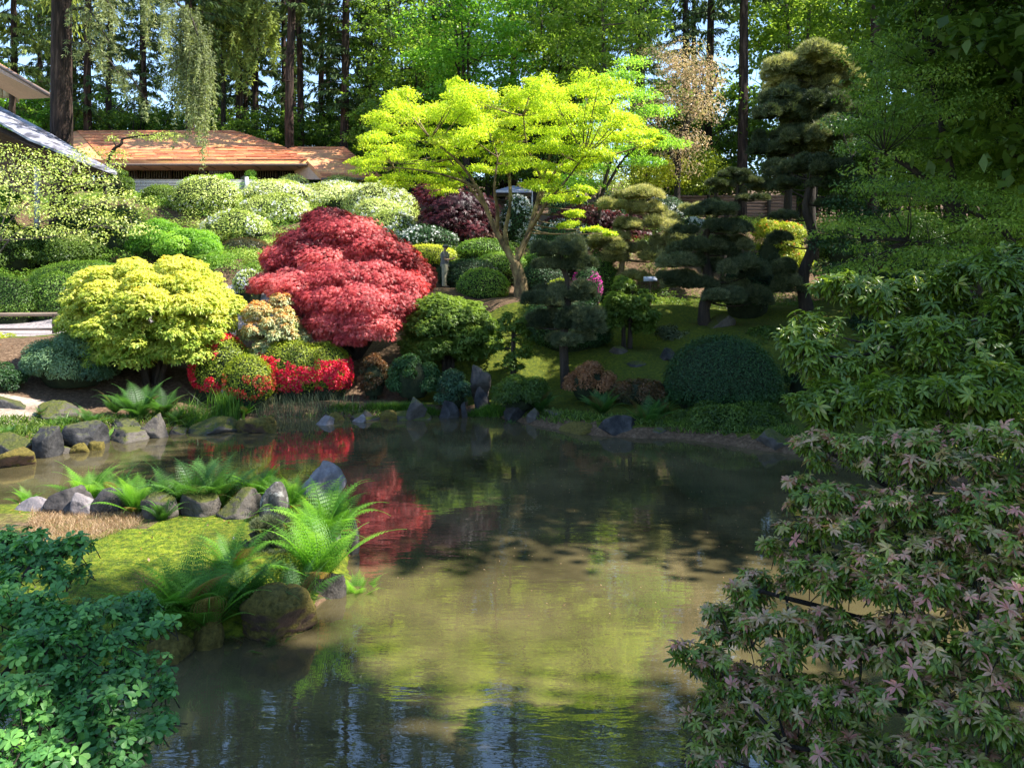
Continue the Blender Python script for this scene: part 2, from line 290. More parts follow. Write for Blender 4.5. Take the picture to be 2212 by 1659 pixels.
# zones (0 moss, .2 bright moss, .4 soil, .6 gravel, .8+ paved path) given to each face
cxv = ((XX[:-1, :-1] + XX[1:, 1:]) / 2).ravel(); cyv = ((YY[:-1, :-1] + YY[1:, 1:]) / 2).ravel(); Pc = np.stack([cxv, cyv], -1)
zone = np.full(len(Pc), .02)
zone[pdist(Pc, ISL) < 0] = .2
up = cyv > np.where(cxv > 1, 34.0, 28.5 + .1 * cxv); zone[up] = .46
xl = [W(*p)[:2] for p in [(-400, 712, 27.5), (0, 712, 27), (120, 712, 27), (430, 690, 27.5), (430, 690, 29.5), (200, 692, 29.8), (0, 692, 30), (-400, 692, 30)]]
zone[pdist(Pc, POND) < -.1] = np.where(pdist(Pc[pdist(Pc, POND) < -.1], ISL) < .1, .2, .5)
PATH = [tuple(p) for p in [(-30, 25.5), (-19, 25.2), (-16.2, 25.4), (-14.3, 26.8), (-11.5, 27.6), (-8.6, 28.6), (-8.6, 30.6), (-12, 30.2), (-19, 30), (-30, 30)]]
zone[pdist(Pc, PATH) < 0] = .85
GRAV = [(-14.5, 20.2), (-12.4, 20.0), (-10.2, 20.6), (-9.6, 21.9), (-10.5, 23.2), (-13.5, 23.6), (-15.2, 22.6)]
zone[pdist(Pc, GRAV) < 0] = .62
SOIL = [(-12, 22), (-9.8, 20.9), (-6.8, 22.4), (-3.2, 24), (-3.2, 28.8), (-12.5, 27), (-17, 24.5), (-17, 22)]
dpz = pdist(Pc, POND); zone[(dpz > -.2) & (dpz < .3)] = .5; zone[pdist(Pc, SOIL) < 0] = .47
DIRT = [(-7.2, 12.0), (-5.4, 12.4), (-5.0, 11.3), (-6.2, 10.9), (-8.5, 10.4), (-9.5, 12)]
zone[pdist(Pc, DIRT) < 0] = .42
g = MB(); g.add(np.stack([XX.ravel(), YY.ravel(), ZZ], -1), FI, zone)
kind(g.build('ground', ground_material()), 'structure')

def water_material():
    m, nt, out = newmat('pond_water'); L = nt.links
    tc = N_(nt, 'ShaderNodeTexCoord'); mp = N_(nt, 'ShaderNodeMapping'); mp.inputs['Scale'].default_value = (.55, 1.5, 1); mp.inputs['Rotation'].default_value = (0, 0, .25); L.new(tc.outputs['Object'], mp.inputs[0])
    n1 = noise(nt, 2.6, 3, .5, mp.outputs[0], .4); n2 = noise(nt, 9, 2, .5, mp.outputs[0]); n0 = noise(nt, .22, 3, .5, tc.outputs['Object'])
    mr = N_(nt, 'ShaderNodeMapRange'); L.new(n0.outputs['Fac'], mr.inputs[0]); mr.inputs[1].default_value = .38; mr.inputs[2].default_value = .62; mr.inputs[3].default_value = .25; mr.inputs[4].default_value = 1.0
    s = N_(nt, 'ShaderNodeMath', operation='MULTIPLY_ADD'); L.new(n2.outputs['Fac'], s.inputs[0]); s.inputs[1].default_value = .22; L.new(n1.outputs['Fac'], s.inputs[2])
    mu = N_(nt, 'ShaderNodeMath', operation='MULTIPLY'); L.new(s.outputs[0], mu.inputs[0]); L.new(mr.outputs[0], mu.inputs[1])
    b = N_(nt, 'ShaderNodeBump'); b.inputs['Strength'].default_value = .5; b.inputs['Distance'].default_value = .0095; L.new(mu.outputs[0], b.inputs['Height'])
    nc = noise(nt, .5, 4, .6, tc.outputs['Object']); c = ramp(nt, [(.3, (.032, .028, .013)), (.7, (.12, .096, .045))], nc.outputs['Fac'])
    p = N_(nt, 'ShaderNodeBsdfPrincipled'); L.new(c.outputs[0], p.inputs['Base Color']); p.inputs['Roughness'].default_value = .015; p.inputs['IOR'].default_value = 2.05; L.new(b.outputs[0], p.inputs['Normal'])
    L.new(p.outputs[0], out.inputs[0]); return m
w = MB(); w.add([(-40, 1.5, 0), (14, 1.5, 0), (14, 27, 0), (-40, 27, 0)], [(0, 1, 2, 3)])
kind(w.build('pond_water', water_material(), smooth=False), 'structure')

gf = np.random.default_rng(21); fx = gf.uniform(-9, 9, 2600); fy = gf.uniform(4, 23, 2600); fq = np.stack([fx, fy], 1); kf = Noise(10, .3, 1.2, 5)(np.stack([fx, fy, fx * 0], 1)) > .15
fq = fq[(pdist(fq, POND) < -.15) & (pdist(fq, ISL) > .1) & kf][:420]; P_ = np.concatenate([fq, np.full((len(fq), 1), .006)], 1); fl_ = MB()
fl_.leaves(P_, np.tile([0, 0, 1.], (len(P_), 1)), unit(np.concatenate([gf.normal(size=(len(P_), 2)), np.zeros((len(P_), 1))], 1)), gf.uniform(.012, .04, len(P_)), .018, (np.array([(0, 0, 0), (.5, .5, 0), (1, 0, .03), (.5, -.5, 0)]), np.array([(0, 1, 2, 3)])), gf.random(len(P_)))
fo = fl_.build('floating_leaves', M['grass_dry'], smooth=False); kind(fo, 'stuff'); tag(fo, 'tiny fallen leaves and petals floating on the pond', 'leaf litter')

lx = gf.uniform(-16, 12, 5200); ly = gf.uniform(8, 32, 5200); lq = np.stack([lx, ly], 1); lq = lq[((pdist(lq, POND) > .1) | (pdist(lq, ISL) < -.1))]; lz = H(lq[:, 0], lq[:, 1]) + .012; ll = MB()
ll.leaves(np.column_stack([lq, lz]), unit(np.array([0, 0, 1.]) + .25 * gf.normal(size=(len(lq), 3))), gf.normal(size=(len(lq), 3)), gf.uniform(.025, .07, len(lq)), .03, LQ, gf.random(len(lq)))
lo_ = ll.build('leaf_litter', M['l_bronze'], smooth=False); kind(lo_, 'stuff'); tag(lo_, 'brown fallen leaves scattered over the moss and soil', 'leaf litter')
# ------------------------------------------------------------------ plant generators
def shell(c, r, n, up=.35, jit=.55, zmin=-.5, depth=.35, lump=None, lumpa=.12, sc=1.0):
    """points, normals, axes of leaves spread through the outer layer of an ellipsoid"""
    c = np.asarray(c, float); r = np.asarray(r, float)
    d = rdir(int(n * 1.6) + 8); d = d[d[:, 2] > zmin][:n]; n = len(d)
    rr = 1 - depth * R.random(n) ** 1.6
    if lump is not None: rr = rr * (1 + lumpa * lump(d * sc * 2.2))
    P = c + d * r * rr[:, None]
    out = unit(d / r); Nn = unit(out + np.array([0, 0, up]) + jit * rdir(n)); D = np.cross(Nn, rdir(n)); D = unit(D + out * .35 + np.array([0, 0, -.15]))
    return P, Nn, D
def ellipsoid(mb, c, r, seg=20, rings=12, zmin=-.6, lump=None, lumpa=.12, tint=0., sc=1.0):
    th = np.linspace(math.asin(zmin), math.pi / 2, rings); ph = np.arange(seg) * 2 * math.pi / seg
    d = np.stack([np.cos(th)[:, None] * np.cos(ph), np.cos(th)[:, None] * np.sin(ph), np.sin(th)[:, None] * np.ones(seg)], -1).reshape(-1, 3)
    rr = np.ones(len(d)) if lump is None else 1 + lumpa * lump(d * sc * 2.2)
    V = np.asarray(c) + d * np.asarray(r) * rr[:, None]
    i = np.arange(rings - 1)[:, None] * seg; j = np.arange(seg)[None]; j2 = (j + 1) % seg
    mb.add(V, np.stack([i + j, i + j2, i + seg + j2, i + seg + j], -1).reshape(-1, 4), tint)
def tvar(P, n, base=.45, amp=.35, jit=.3, f=None):
    f = f or Noise(10, .6, 4, int(R.integers(1e6)))
    return np.clip(base + amp * f(P) + jit * (R.random(n) - .5), 0, 1)
def flowers_at(P, Nn, size=.1, k=6, mb=None):
    """small trusses: k petals around each point"""
    mb = mb or MB(); n = len(P)
    for q in range(k):
        o = rdir(n) * size * .35
        mb.leaves(P + o, unit(Nn + .7 * rdir(n)), rdir(n), size * R.uniform(.45, .75, n), size * .5, LQ, R.random(n))
    return mb
def resample(pts, k=5):
    pts = np.asarray(pts, float); out = []
    p = np.vstack([2 * pts[0] - pts[1], pts, 2 * pts[-1] - pts[-2]])
    for i in range(1, len(p) - 2):
        for t in np.arange(k) / k:
            out.append(.5 * ((2 * p[i]) + (-p[i - 1] + p[i + 1]) * t + (2 * p[i - 1] - 5 * p[i] + 4 * p[i + 1] - p[i + 2]) * t * t + (-p[i - 1] + 3 * p[i] - 3 * p[i + 1] + p[i + 2]) * t ** 3))
    out.append(pts[-1]); return np.array(out)
def limb(mb, pts, r0, r1, sides=7, k=5, jit=.12):
    q = resample(pts, k); s = np.linspace(0, 1, len(q)); mb.tube(q, r0 + (r1 - r0) * s ** .9, sides, jit=jit); return q
def twigs(mb, nodes, targets, r0=.035, r1=.008, lift=.12, sides=4, back=.35):
    """curved twigs from the nearest node of the skeleton to each foliage pad"""
    nodes = np.asarray(nodes)
    for t in targets:
        d = np.linalg.norm((nodes - t) * np.array([1, 1, 1.]), axis=1) + np.where(nodes[:, 2] > t[2] + .1, 1.2, 0); a = nodes[np.argmin(d)]
        L = np.linalg.norm(t - a)
        if L < .15: continue
        m = a + (t - a) * .5 + np.array([0, 0, -lift * L * .3]) + rdir(1)[0] * L * .08
        tt = np.linspace(0, 1, 6)[:, None]; q = (1 - tt) ** 2 * a + 2 * tt * (1 - tt) * m + tt * tt * t
        mb.tube(q, np.linspace(r0, r1, 6) * min(1, .5 + L * .35), sides)
def bound(px0, py0, px1, py1, d, yr=.85, sink=.15):
    """box in the photo -> centre base point, half sizes, in metres"""
    x0, _, zt = W(px0, py0, d); x1, _, zb = W(px1, py1, d); x = (x0 + x1) / 2; g = h1(x, d)
    zb = min(zb, g + .05) - sink * 0; rx = (x1 - x0) / 2
    return np.array([x, d, zb]), rx, rx * yr, zt - zb
def root(name, base, label, cat, group=None):
    o = empty(name, tuple(base)); return tag(o, label, cat, group)

def dome(name, label, cat, box, mat, leaf=.07, dens=2.3, lumpa=.07, group=None, fl=None, yr=.85, low=.42, jit=.5, tb=.45, wr=.5, flmat='f_white', flsize=.1, flzone=None, toptint=0):
    b, rx, ry, hh = bound(*box, yr); c = b + np.array([0, 0, hh * low]); r = np.array([rx, ry, hh * (1 - low)])
    o = root(name, b, label, cat, group); ln = Noise(12, .8, 3, int(R.integers(1e6))); mb = MB()
    for sg in (0, 1):       # upper and lower halves so that the base spreads to the ground
        rr = np.array([rx, ry, hh * (1 - low) if sg == 0 else hh * low * 1.05])
        area = 2 * math.pi * ((rr[0] * rr[1]) + rr[0] * rr[2]) / 2
        n = int(area * dens / (leaf * leaf * wr)); n = min(n, 60000)
        d = rdir(n * 2 + 10); d = d[(d[:, 2] >= 0) if sg == 0 else (d[:, 2] < 0)][:n]; n = len(d)
        q = (1 - .12 * R.random(n) ** 2 + .025 * R.normal(size=n) + .1 * (R.random(n) < .02)) * (1 + lumpa * ln(d * 2.2))
        P = c + d * rr * q[:, None]; out = unit(d / rr); Nn = unit(out + np.array([0, 0, .25]) + jit * rdir(n)); D = unit(np.cross(Nn, rdir(n)) + out * .3)
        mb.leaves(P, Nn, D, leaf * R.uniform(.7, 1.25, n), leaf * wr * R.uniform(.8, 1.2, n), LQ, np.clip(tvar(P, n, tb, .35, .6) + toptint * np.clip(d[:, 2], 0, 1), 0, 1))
        if fl and sg == 0:
            pass
    mb.build('foliage', M[mat], o, b)
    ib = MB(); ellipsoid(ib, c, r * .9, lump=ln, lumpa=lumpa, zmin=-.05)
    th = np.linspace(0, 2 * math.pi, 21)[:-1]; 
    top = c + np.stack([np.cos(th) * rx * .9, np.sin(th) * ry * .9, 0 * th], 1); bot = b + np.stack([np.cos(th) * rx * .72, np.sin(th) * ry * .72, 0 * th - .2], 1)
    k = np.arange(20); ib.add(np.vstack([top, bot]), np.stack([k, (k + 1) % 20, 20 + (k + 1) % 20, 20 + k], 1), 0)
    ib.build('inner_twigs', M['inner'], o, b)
    if fl:
        fl = max(fl, 300); d = rdir(fl * 3); d = d[(d[:, 2] > -.75)]
        if flzone: d = d[flzone(d)]
        d = d[:fl]; cl = Noise(8, 1, 3, int(R.integers(1e6)))(d * 3); d = d[cl > -.25]
        rr = np.where(d[:, 2:3] >= 0, np.array([[rx, ry, hh * (1 - low)]]), np.array([[rx, ry, hh * low]]))
        P = c + d * rr * (1.0 + lumpa * ln(d * 2.2))[:, None]; flowers_at(P, unit(d), flsize).build('flowers', M[flmat], o, b)
    return o
def billow(name, label, cat, box, mat, leaf=.08, group=None, nb=22, dens=1.7, br=.34, fl=0, flmat='f_white', flsize=.11, yr=.85, tb=.45, low=.4, droop=0, tmpl=LQ, wr=.45, tip=None, stem=False, jit=.55, openb=.0, ttop=.0):
    """loose shrub: many overlapping foliage clumps over an ellipsoid"""
    b, rx, ry, hh = bound(*box, yr); o = root(name, b, label, cat, group); c = b + np.array([0, 0, hh * (low + openb)]); rz = hh * (1 - low - openb)
    d = rdir(nb * 3); d = d[d[:, 2] > -.55][:nb]; d[:nb // 5, 2] = np.abs(d[:nb // 5, 2]); mb = MB(); fm = MB(); cl = []
    R0 = np.array([rx, ry, rz])
    for dd in d:
        r = br * R.uniform(.75, 1.3) * min(rx, hh) ; k = R0 * np.where(dd[2] < 0, np.array([1, 1, (low) / (1 - low)]), 1)
        cc = c + dd * np.maximum(k - r * .75, k * .4) * R.uniform(.85, 1.03); rr = np.array([r, r, r * .75]); cl.append(cc)
        n = int(4 * math.pi * r * r * .8 * dens / (leaf * leaf * wr)); n = min(n, 5000)
        P, Nn, D = shell(cc, rr, n, .5, jit, -.6, .4); D = unit(D + np.array([0, 0, -droop]))
        zrel = np.clip((P[:, 2] - (cc[2] - rr[2])) / (2 * rr[2]), 0, 1)
        t = tvar(P, len(P), tb, .3, .4) + (0 if tip is None else tip * (zrel ** 2 - .35)) + ttop * ((P[:, 2] - b[2]) / hh - .5)
        mb.leaves(P, Nn, D, leaf * R.uniform(.7, 1.3, len(P)), leaf * wr * R.uniform(.8, 1.2, len(P)), tmpl, np.clip(t, 0, 1))
        if fl:
            P, Nn, D = shell(cc, rr * 1.04, int(fl / nb), .5, .3, -.1, .08); flowers_at(P, Nn, flsize, mb=fm)
    mb.build('foliage', M[mat], o, b)
    if fl: fm.build('flowers', M[flmat], o, b)
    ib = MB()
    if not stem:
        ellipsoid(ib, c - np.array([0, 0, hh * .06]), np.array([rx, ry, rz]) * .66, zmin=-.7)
    for q in range(7 if not stem else 4):
        a = q * 2 * math.pi / 7 + R.random(); e = c + np.array([math.cos(a) * rx * .5, math.sin(a) * ry * .5, hh * .15 * R.random()])
        limb(ib, [b + np.array([math.cos(a) * .08, math.sin(a) * .08, -.1]), b * .6 + e * .4 + np.array([0, 0, hh * .05]), e], .05 if not stem else .09, .015)
    ib.build('stems' if stem else 'inner_twigs', M['bark_dark'] if stem else M['inner'], o, b)
    return o
def pad_leaves(mb, c, r, n, leaf, wr=.5, tmpl=LQ, up=1.1, jit=.5, tb=.5, droop=.1, tj=.45, outw=.5):
    d = rdir(n) * (R.random(n) ** .5)[:, None]; P = c + d * r; P[:, 2] -= (d[:, 0] ** 2 + d[:, 1] ** 2) * r[2] * .8
    Nn = unit(np.array([0, 0, up]) + jit * rdir(n)); D = unit(d * np.array([1, 1, 0]) * outw + rdir(n) * .55 + np.array([0, 0, -droop]))
    mb.leaves(P, Nn, D, leaf * R.uniform(.7, 1.3, n), leaf * wr * R.uniform(.8, 1.2, n), tmpl, tvar(P, n, tb, .25, tj))
def needle_pad(mb, c, r, n, L=.13, w=.013, k=9, tb=.45, zmin=-.4):
    r = r * np.array([1, 1, 1.45])
    d = rdir(int(n * 1.7)); d = d[d[:, 2] > zmin][:n]; n = len(d); P = c + d * r * (1 - .45 * R.random((n, 1)) ** 1.5)
    ax = unit(d * np.array([.7, .7, .5]) + np.array([0, 0, .8]) + .3 * rdir(n)); tt = tvar(P, n, tb, .3, .5)
    for q in range(k):
        D = unit(ax + .85 * rdir(n)); mb.leaves(P, rdir(n), D, L * R.uniform(.7, 1.2, n), w, LT, np.clip(tt + .2 * (R.random(n) - .5), 0, 1))
def pine(name, label, cat, trunk, pads, d, mat='l_pine', tr=(.14, .05), group=None, L=.14, w=.016, dens=330, k=9, bark='bark_dark', extra=()):
    T = np.array([W(px, py, d + dd) for px, py, dd in trunk]); b = T[0].copy(); b[2] = min(b[2], h1(b[0], b[1]) + .02); T[0] = b - np.array([0, 0, .1])
    T[1:-1, 0] += R.normal(0, .1, len(T) - 2) * (2 - d / 40); o = root(name, b, label, cat, group); tb = MB(); q = limb(tb, T, tr[0], tr[1], 9); nb = MB(); C = []
    for px, py, rx, rz in pads:
        dd = R.uniform(-.6, .6) * rx * S(d); c = W(px, py, d + dd); r = np.array([rx, rx * .9, rz]) * S(d); C.append(c)
        for s in range(7 if rx > 25 else 3):      # several tufted bunches make up each cloud pad
            a_ = R.random() * 6.283; rr_ = R.random() ** .5 * .9; c2 = c + np.array([math.cos(a_) * r[0] * rr_, math.sin(a_) * r[1] * rr_, (.25 - .5 * rr_ ** 2 + R.uniform(-.45, .45)) * r[2]])
            f_ = R.uniform(.24, .5); needle_pad(nb, c2, np.array([r[0] * f_, r[1] * f_, min(r[2] * .62, r[0] * f_)]), int(dens * r[0] * r[1] * 1.25 + 20), L * 1.1, w * 1.1, k, tb=R.uniform(.25, .7))
    twigs(tb, q, np.array(C) - np.array([0, 0, .05]), .05, .012, .5, 5)
    for e in extra: limb(tb, [W(px, py, d + dd) for px, py, dd in e], .05, .02)
    tb.build('trunk', M[bark], o, b); nb.build('needles', M[mat], o, b); return o

def conifer(seed, h=38, h0=9, rmax=4.2, nbr=110, r0=.42, spr=15, mat='l_conifer', bark='bark_brown', tb=.4, droop=.55, sl=.55, sw=.1):
    """returns trunk and crown meshes of a tall forest conifer standing at the origin"""
    global R
    keep = R; R = np.random.default_rng(seed); t = MB(); c = MB()
    z = np.linspace(-.5, h, 14); sway = np.cumsum(R.normal(0, .05, (14, 2)), 0)
    t.tube(np.stack([sway[:, 0], sway[:, 1], z], 1), r0 * (1 - .85 * np.clip(z / h, 0, 1)) + .02, 9, jit=.06)
    for q in range(nbr):
        u = (q + R.random()) / nbr; zz = h0 + (h - h0) * u ** .9; a = R.random() * 6.283; l = rmax * (1 - u * .8) * R.uniform(.55, 1.1); 
        if u < .15: l *= .6
        dh = np.array([math.cos(a), math.sin(a), 0]); s = np.linspace(0, 1, 6)
        path = np.array([0, 0, zz]) + dh * (s * l)[:, None] + np.array([0, 0, 1]) * ((s * .12 - s * s * droop * .55) * l)[:, None] + np.array([np.interp(zz, z, sway[:, 0]), np.interp(zz, z, sway[:, 1]), 0])
        t.tube(path, np.linspace(.05, .012, 6), 3)
        n = int(spr * l / 3) + 4; ss = R.uniform(.22, 1, n); P = np.stack([np.interp(ss, s, path[:, i]) for i in range(3)], 1)
        side = np.array([-dh[1], dh[0], 0])
        for e in range(5):
            off = (R.uniform(-1, 1, n) * (1 - ss * .5) * l * .24)[:, None] * side; PP = P + off + np.array([0, 0, -1]) * (np.abs(R.normal(0, .12, n)))[:, None]
            D = unit(dh * .6 + side * np.sign(off @ side)[:, None] * .5 + np.array([0, 0, -droop * 1.1]) + .35 * rdir(n))
            c.leaves(PP, unit(np.array([0, 0, 1]) + .6 * rdir(n)), D, sl * R.uniform(.6, 1.3, n), sw * R.uniform(.7, 1.5, n), LQ, np.clip(tb + .25 * (ss - .5) + .5 * (R.random(n) - .5), 0, 1))
    dead = 14
    for q in range(dead):
        zz = R.uniform(h0 * .35, h0 * 1.1); a = R.random() * 6.283; l = R.uniform(.5, 1.6); t.tube([(0, 0, zz), (math.cos(a) * l * .5, math.sin(a) * l * .5, zz + .05), (math.cos(a) * l, math.sin(a) * l, zz - .25 * l)], (.03, .02, .006), 3)
    R = keep; return t, c, M[bark], M[mat]
def broad(seed, h=14, h0=4, rx=3.5, npad=60, pr=1.1, leaf=.2, per=130, mat='l_green', bark='bark_dark', r0=.18, tb=.5, nst=2, flat=.4, wr=.7):
    """deciduous tree standing at the origin with layered leafy sprays"""
    global R
    keep = R; R = np.random.default_rng(seed); t = MB(); c = MB(); nodes = []
    for s in range(nst):
        a = R.random() * 6.283; e = np.array([math.cos(a), math.sin(a), 0]) * rx * (.12 if nst == 1 else .3)
        q = limb(t, [(0, 0, -.4), e * .25 + np.array([0, 0, h0]), e * .6 + np.array([0, 0, (h0 + h) * .5]), e + np.array([0, 0, h * .92])], r0, .03, 7); nodes += list(q[5:])
        for b_ in range(5):
            st = q[R.integers(6, len(q) - 2)]; a2 = R.random() * 6.283; l = rx * R.uniform(.5, .9); g = st + np.array([math.cos(a2) * l, math.sin(a2) * l, l * R.uniform(.3, .8)]); nodes += list(limb(t, [st, (st + g) / 2 + np.array([0, 0, -.1 * l]), g], .06, .015, 5, 4)[2:])
    tg = []
    for q in range(npad):
        d = rdir(1)[0]; rr = R.random() ** .4; cc = np.array([d[0] * rx * rr, d[1] * rx * rr, h0 + (h - h0) * (.5 + .5 * d[2] * rr)]); tg.append(cc)
        p = pr * R.uniform(.6, 1.3); pad_leaves(c, cc, np.array([p, p, p * flat]), per, leaf, wr, tb=tb, jit=.7)
    twigs(t, nodes, tg, .03, .008, sides=3); R = keep; return t, c, M[bark], M[mat]
def plant(name, label, cat, gen, loc, rot=0, sc=1, group=None, cname='crown'):
    t, c, bm, lm = gen; o = root(name, loc, label, cat, group); a = t.build('trunk', bm, o); b = c.build(cname, lm, o); o.rotation_euler = (0, 0, rot); o.scale = (sc, sc, sc); return o
def clone(src, loc, rot, sc, label=None, group=None, name=None):
    r = src.copy(); COL.objects.link(r); r.location = tuple(loc); r.rotation_euler = (0, 0, rot); r.scale = (sc, sc, sc)
    if label: r['label'] = label
    if group: r['group'] = group
    for ch in src.children:
        k = ch.copy(); COL.objects.link(k); k.parent = r
    return r

def rock(name, label, box, mat='rock', d=None, seed=None, group=None, ncut=9, rough=.04, yr=.9, cat='rock', sink=.25, sharp=1.0, org=None):
    x0, y0, x1, y1 = box; d = d or EYE * F / (y1 - HZ); g = np.random.default_rng(seed or int(R.integers(1e6)))
    a = W(x0, y0, d); bb = W(x1, y1, d); cx = (a[0] + bb[0]) / 2; hz = a[2] - bb[2]; rx = (bb[0] - a[0]) / 2
    zb = bb[2]; zb = min(zb, max(h1(cx, d + rx * .4), -.05)); hz = a[2] - zb
    n1, n2 = 60, 38; th = np.linspace(-math.pi / 2, math.pi / 2, n2); ph = np.arange(n1) * 2 * math.pi / n1
    dd = np.stack([np.cos(th)[:, None] * np.cos(ph), np.cos(th)[:, None] * np.sin(ph), np.sin(th)[:, None] * np.ones(n1)], -1).reshape(-1, 3)
    pn = unit(g.normal(size=(ncut, 3))); ph_ = g.uniform(.5, .95, ncut); rr = np.full(len(dd), 1.15)
    for p, hh in zip(pn, ph_):
        cs = dd @ p; rr = np.where(cs > .05, np.minimum(rr, hh / np.maximum(cs, .05)), rr)
    no = Noise(22, 1, 9, int(g.integers(1e6)), .9); no2 = Noise(16, 2, 7, int(g.integers(1e6)), .5); rr = rr * (1 + rough * 2.2 * no(dd * 2.2) - rough * 1.3 * np.exp(-(no2(dd * 2) / .06) ** 2))
    V = dd * rr[:, None]; ext = V.max(0) - V.min(0); V = (V - (V.max(0) + V.min(0)) / 2) / (ext / 2)
    ht = hz + sink; V = V * np.array([rx, rx * yr, ht / 2]); base = np.array([cx, d + rx * yr * .6, zb]); V = V + base + np.array([0, 0, hz - ht / 2])
    i = np.arange(n2 - 1)[:, None] * n1; j = np.arange(n1)[None]; j2 = (j + 1) % n1
    mb = MB(); mb.add(V, np.stack([i + j, i + j2, i + n1 + j2, i + n1 + j], -1).reshape(-1, 4)); o = mb.build(name, M[mat], None, base); return tag(o, label, cat, group)

def fern(seed, nf=16, L=.8, up=.9, k=22, pin=.2):
    """rosette of arching fronds; every frond is a row of toothed leaflets"""
    g = np.random.default_rng(seed); mb = MB()
    for f in range(nf):
        a = f * 2.4 + g.uniform(-.3, .3); l = L * g.uniform(.6, 1.12); el = g.uniform(.75, 1.42) * up; s = np.linspace(0, 1, k)
        dh = np.array([math.cos(a), math.sin(a), 0]); ang = el - s * s * g.uniform(.7, 1.5); dp = np.stack([np.cos(ang), np.sin(ang)], 1) * l / k
        xy = np.cumsum(dp, 0); P = dh * xy[:, :1] + np.array([0, 0, 1]) * xy[:, 1:2]; mb.tube(P, np.linspace(.006, .002, k), 3, .7)
        T = unit(np.gradient(P, axis=0)); side = np.array([-dh[1], dh[0], 0.]); up_ = np.cross(T, side); up_ *= np.sign(up_[:, 2:3] + .01)
        wl = pin * l * (np.sin(np.clip(s * 1.08 + .1, 0, 1) * math.pi) ** .7 * (1 - s * .45)) + .01; tt = np.clip(.4 + .35 * s + g.uniform(-.2, .25), .2, 1) if g.random() > .07 else np.zeros(k)
        for sg in (-1, 1):
            D = unit(side * sg + T * .35 + up_ * g.uniform(-.05, .15) + np.array([0, 0, -.12])); base = P
            m = 6
            for q in range(m):       # teeth along the leaflet
                u = (q + .3) / m; pp = base + D * (wl * u)[:, None]; tl = wl * .34 * (1 - u * .75)
                for s2 in (-1, 1):
                    D2 = unit(T * s2 + D * .7); mb.leaves(pp, up_, D2, tl, tl * .42, LQ, tt)
    return mb
_fern = {}
def put_fern(px, py, d, size, label, mat='l_fern', name='lady_fern', group=None, seed=None, nf=22, cat='fern', up=.95):
    size *= 1.12; key = (seed or int(R.integers(5))) % 5; k2 = (key, mat, nf)
    x, y, z = W(px, py, d); z = min(z, h1(x, y) + .03) if z > h1(x, y) - .5 else h1(x, y)
    if k2 not in _fern: _fern[k2] = fern(key + 11, nf, 1.0, up).build(name, M[mat]); o = _fern[k2]
    else: o = _fern[k2].copy(); COL.objects.link(o)
    o.location = (x, y, z); o.rotation_euler = (0, 0, R.random() * 6); o.scale = (size, size, size * R.uniform(.9, 1.1)); tag(o, label, cat, group); return o
def blades(P, h, w, spread=.35, tint=None, mb=None, bend=.3):
    mb = mb or MB(); n = len(P); D = unit(np.array([0, 0, 1]) + spread * rdir(n)); Nn = rdir(n); hh = h * R.uniform(.6, 1.25, n)
    a = unit(np.cross(D, Nn)); e = rdir(n) * bend; e[:, 2] = -np.abs(e[:, 2]) * .5; V = np.stack([P - a * w / 2, P + a * w / 2, P + D * hh[:, None] * .6 + a * w * .35, P + D * hh[:, None] * .6 - a * w * .35, P + (D + e) * hh[:, None]], 1)
    k = np.arange(n)[:, None] * 5; t = R.random(n) if tint is None else tint
    mb.add(V.reshape(-1, 3), np.concatenate([k + np.array([[0, 1, 2]]), k + np.array([[0, 2, 3]]), k + np.array([[3, 2, 4]])]), np.tile(t, 3)); return mb
# ------------------------------------------------------------------ buildings and fences behind the hill
def shingle():
    m, nt, out = newmat('roof_shingle'); L = nt.links; tc = N_(nt, 'ShaderNodeTexCoord')
    mp = N_(nt, 'ShaderNodeMapping'); mp.inputs['Scale'].default_value = (.6, 1.2, 1.2); L.new(tc.outputs['Object'], mp.inputs[0])
    n = noise(nt, 1.5, 8, .75, mp.outputs[0]); w = N_(nt, 'ShaderNodeTexWave', wave_type='BANDS', bands_direction='Z'); w.inputs['Scale'].default_value = 3.6; w.inputs['Distortion'].default_value = 1.6; w.inputs['Detail'].default_value = 3; L.new(tc.outputs['Object'], w.inputs[0])
    a = N_(nt, 'ShaderNodeMath', operation='MULTIPLY_ADD'); L.new(w.outputs['Fac'], a.inputs[0]); a.inputs[1].default_value = .42; L.new(n.outputs['Fac'], a.inputs[2])
    r = ramp(nt, [(.45, (.36, .12, .06)), (.62, (.72, .25, .13)), (.78, (.85, .36, .19)), (.95, (.76, .5, .13))], a.outputs[0])
    at_ = N_(nt, 'ShaderNodeAttribute', attribute_name='tint'); ma = N_(nt, 'ShaderNodeMath', operation='MULTIPLY_ADD'); L.new(at_.outputs['Fac'], ma.inputs[0]); ma.inputs[1].default_value = .3; ma.inputs[2].default_value = -.15; mb_ = N_(nt, 'ShaderNodeMath', operation='ADD'); L.new(ma.outputs[0], mb_.inputs[0]); L.new(a.outputs[0], mb_.inputs[1]); L.new(mb_.outputs[0], r.inputs[0])
    p = N_(nt, 'ShaderNodeBsdfPrincipled'); p.inputs['Roughness'].default_value = .9; L.new(r.outputs[0], p.inputs['Base Color']); b = N_(nt, 'ShaderNodeBump'); b.inputs['Strength'].default_value = .7; b.inputs['Distance'].default_value = .08; L.new(a.outputs[0], b.inputs['Height']); L.new(b.outputs[0], p.inputs['Normal']); L.new(p.outputs[0], out.inputs[0]); return m
M['shingle'] = shingle(); M['soffit'] = plain('soffit', (.62, .42, .32)); M['fascia'] = plain('fascia', (.16, .11, .09)); M['wall_grey'] = plain('wall_grey', (.22, .2, .19)); M['slat_dark'] = plain('slat_dark', (.16, .13, .09))
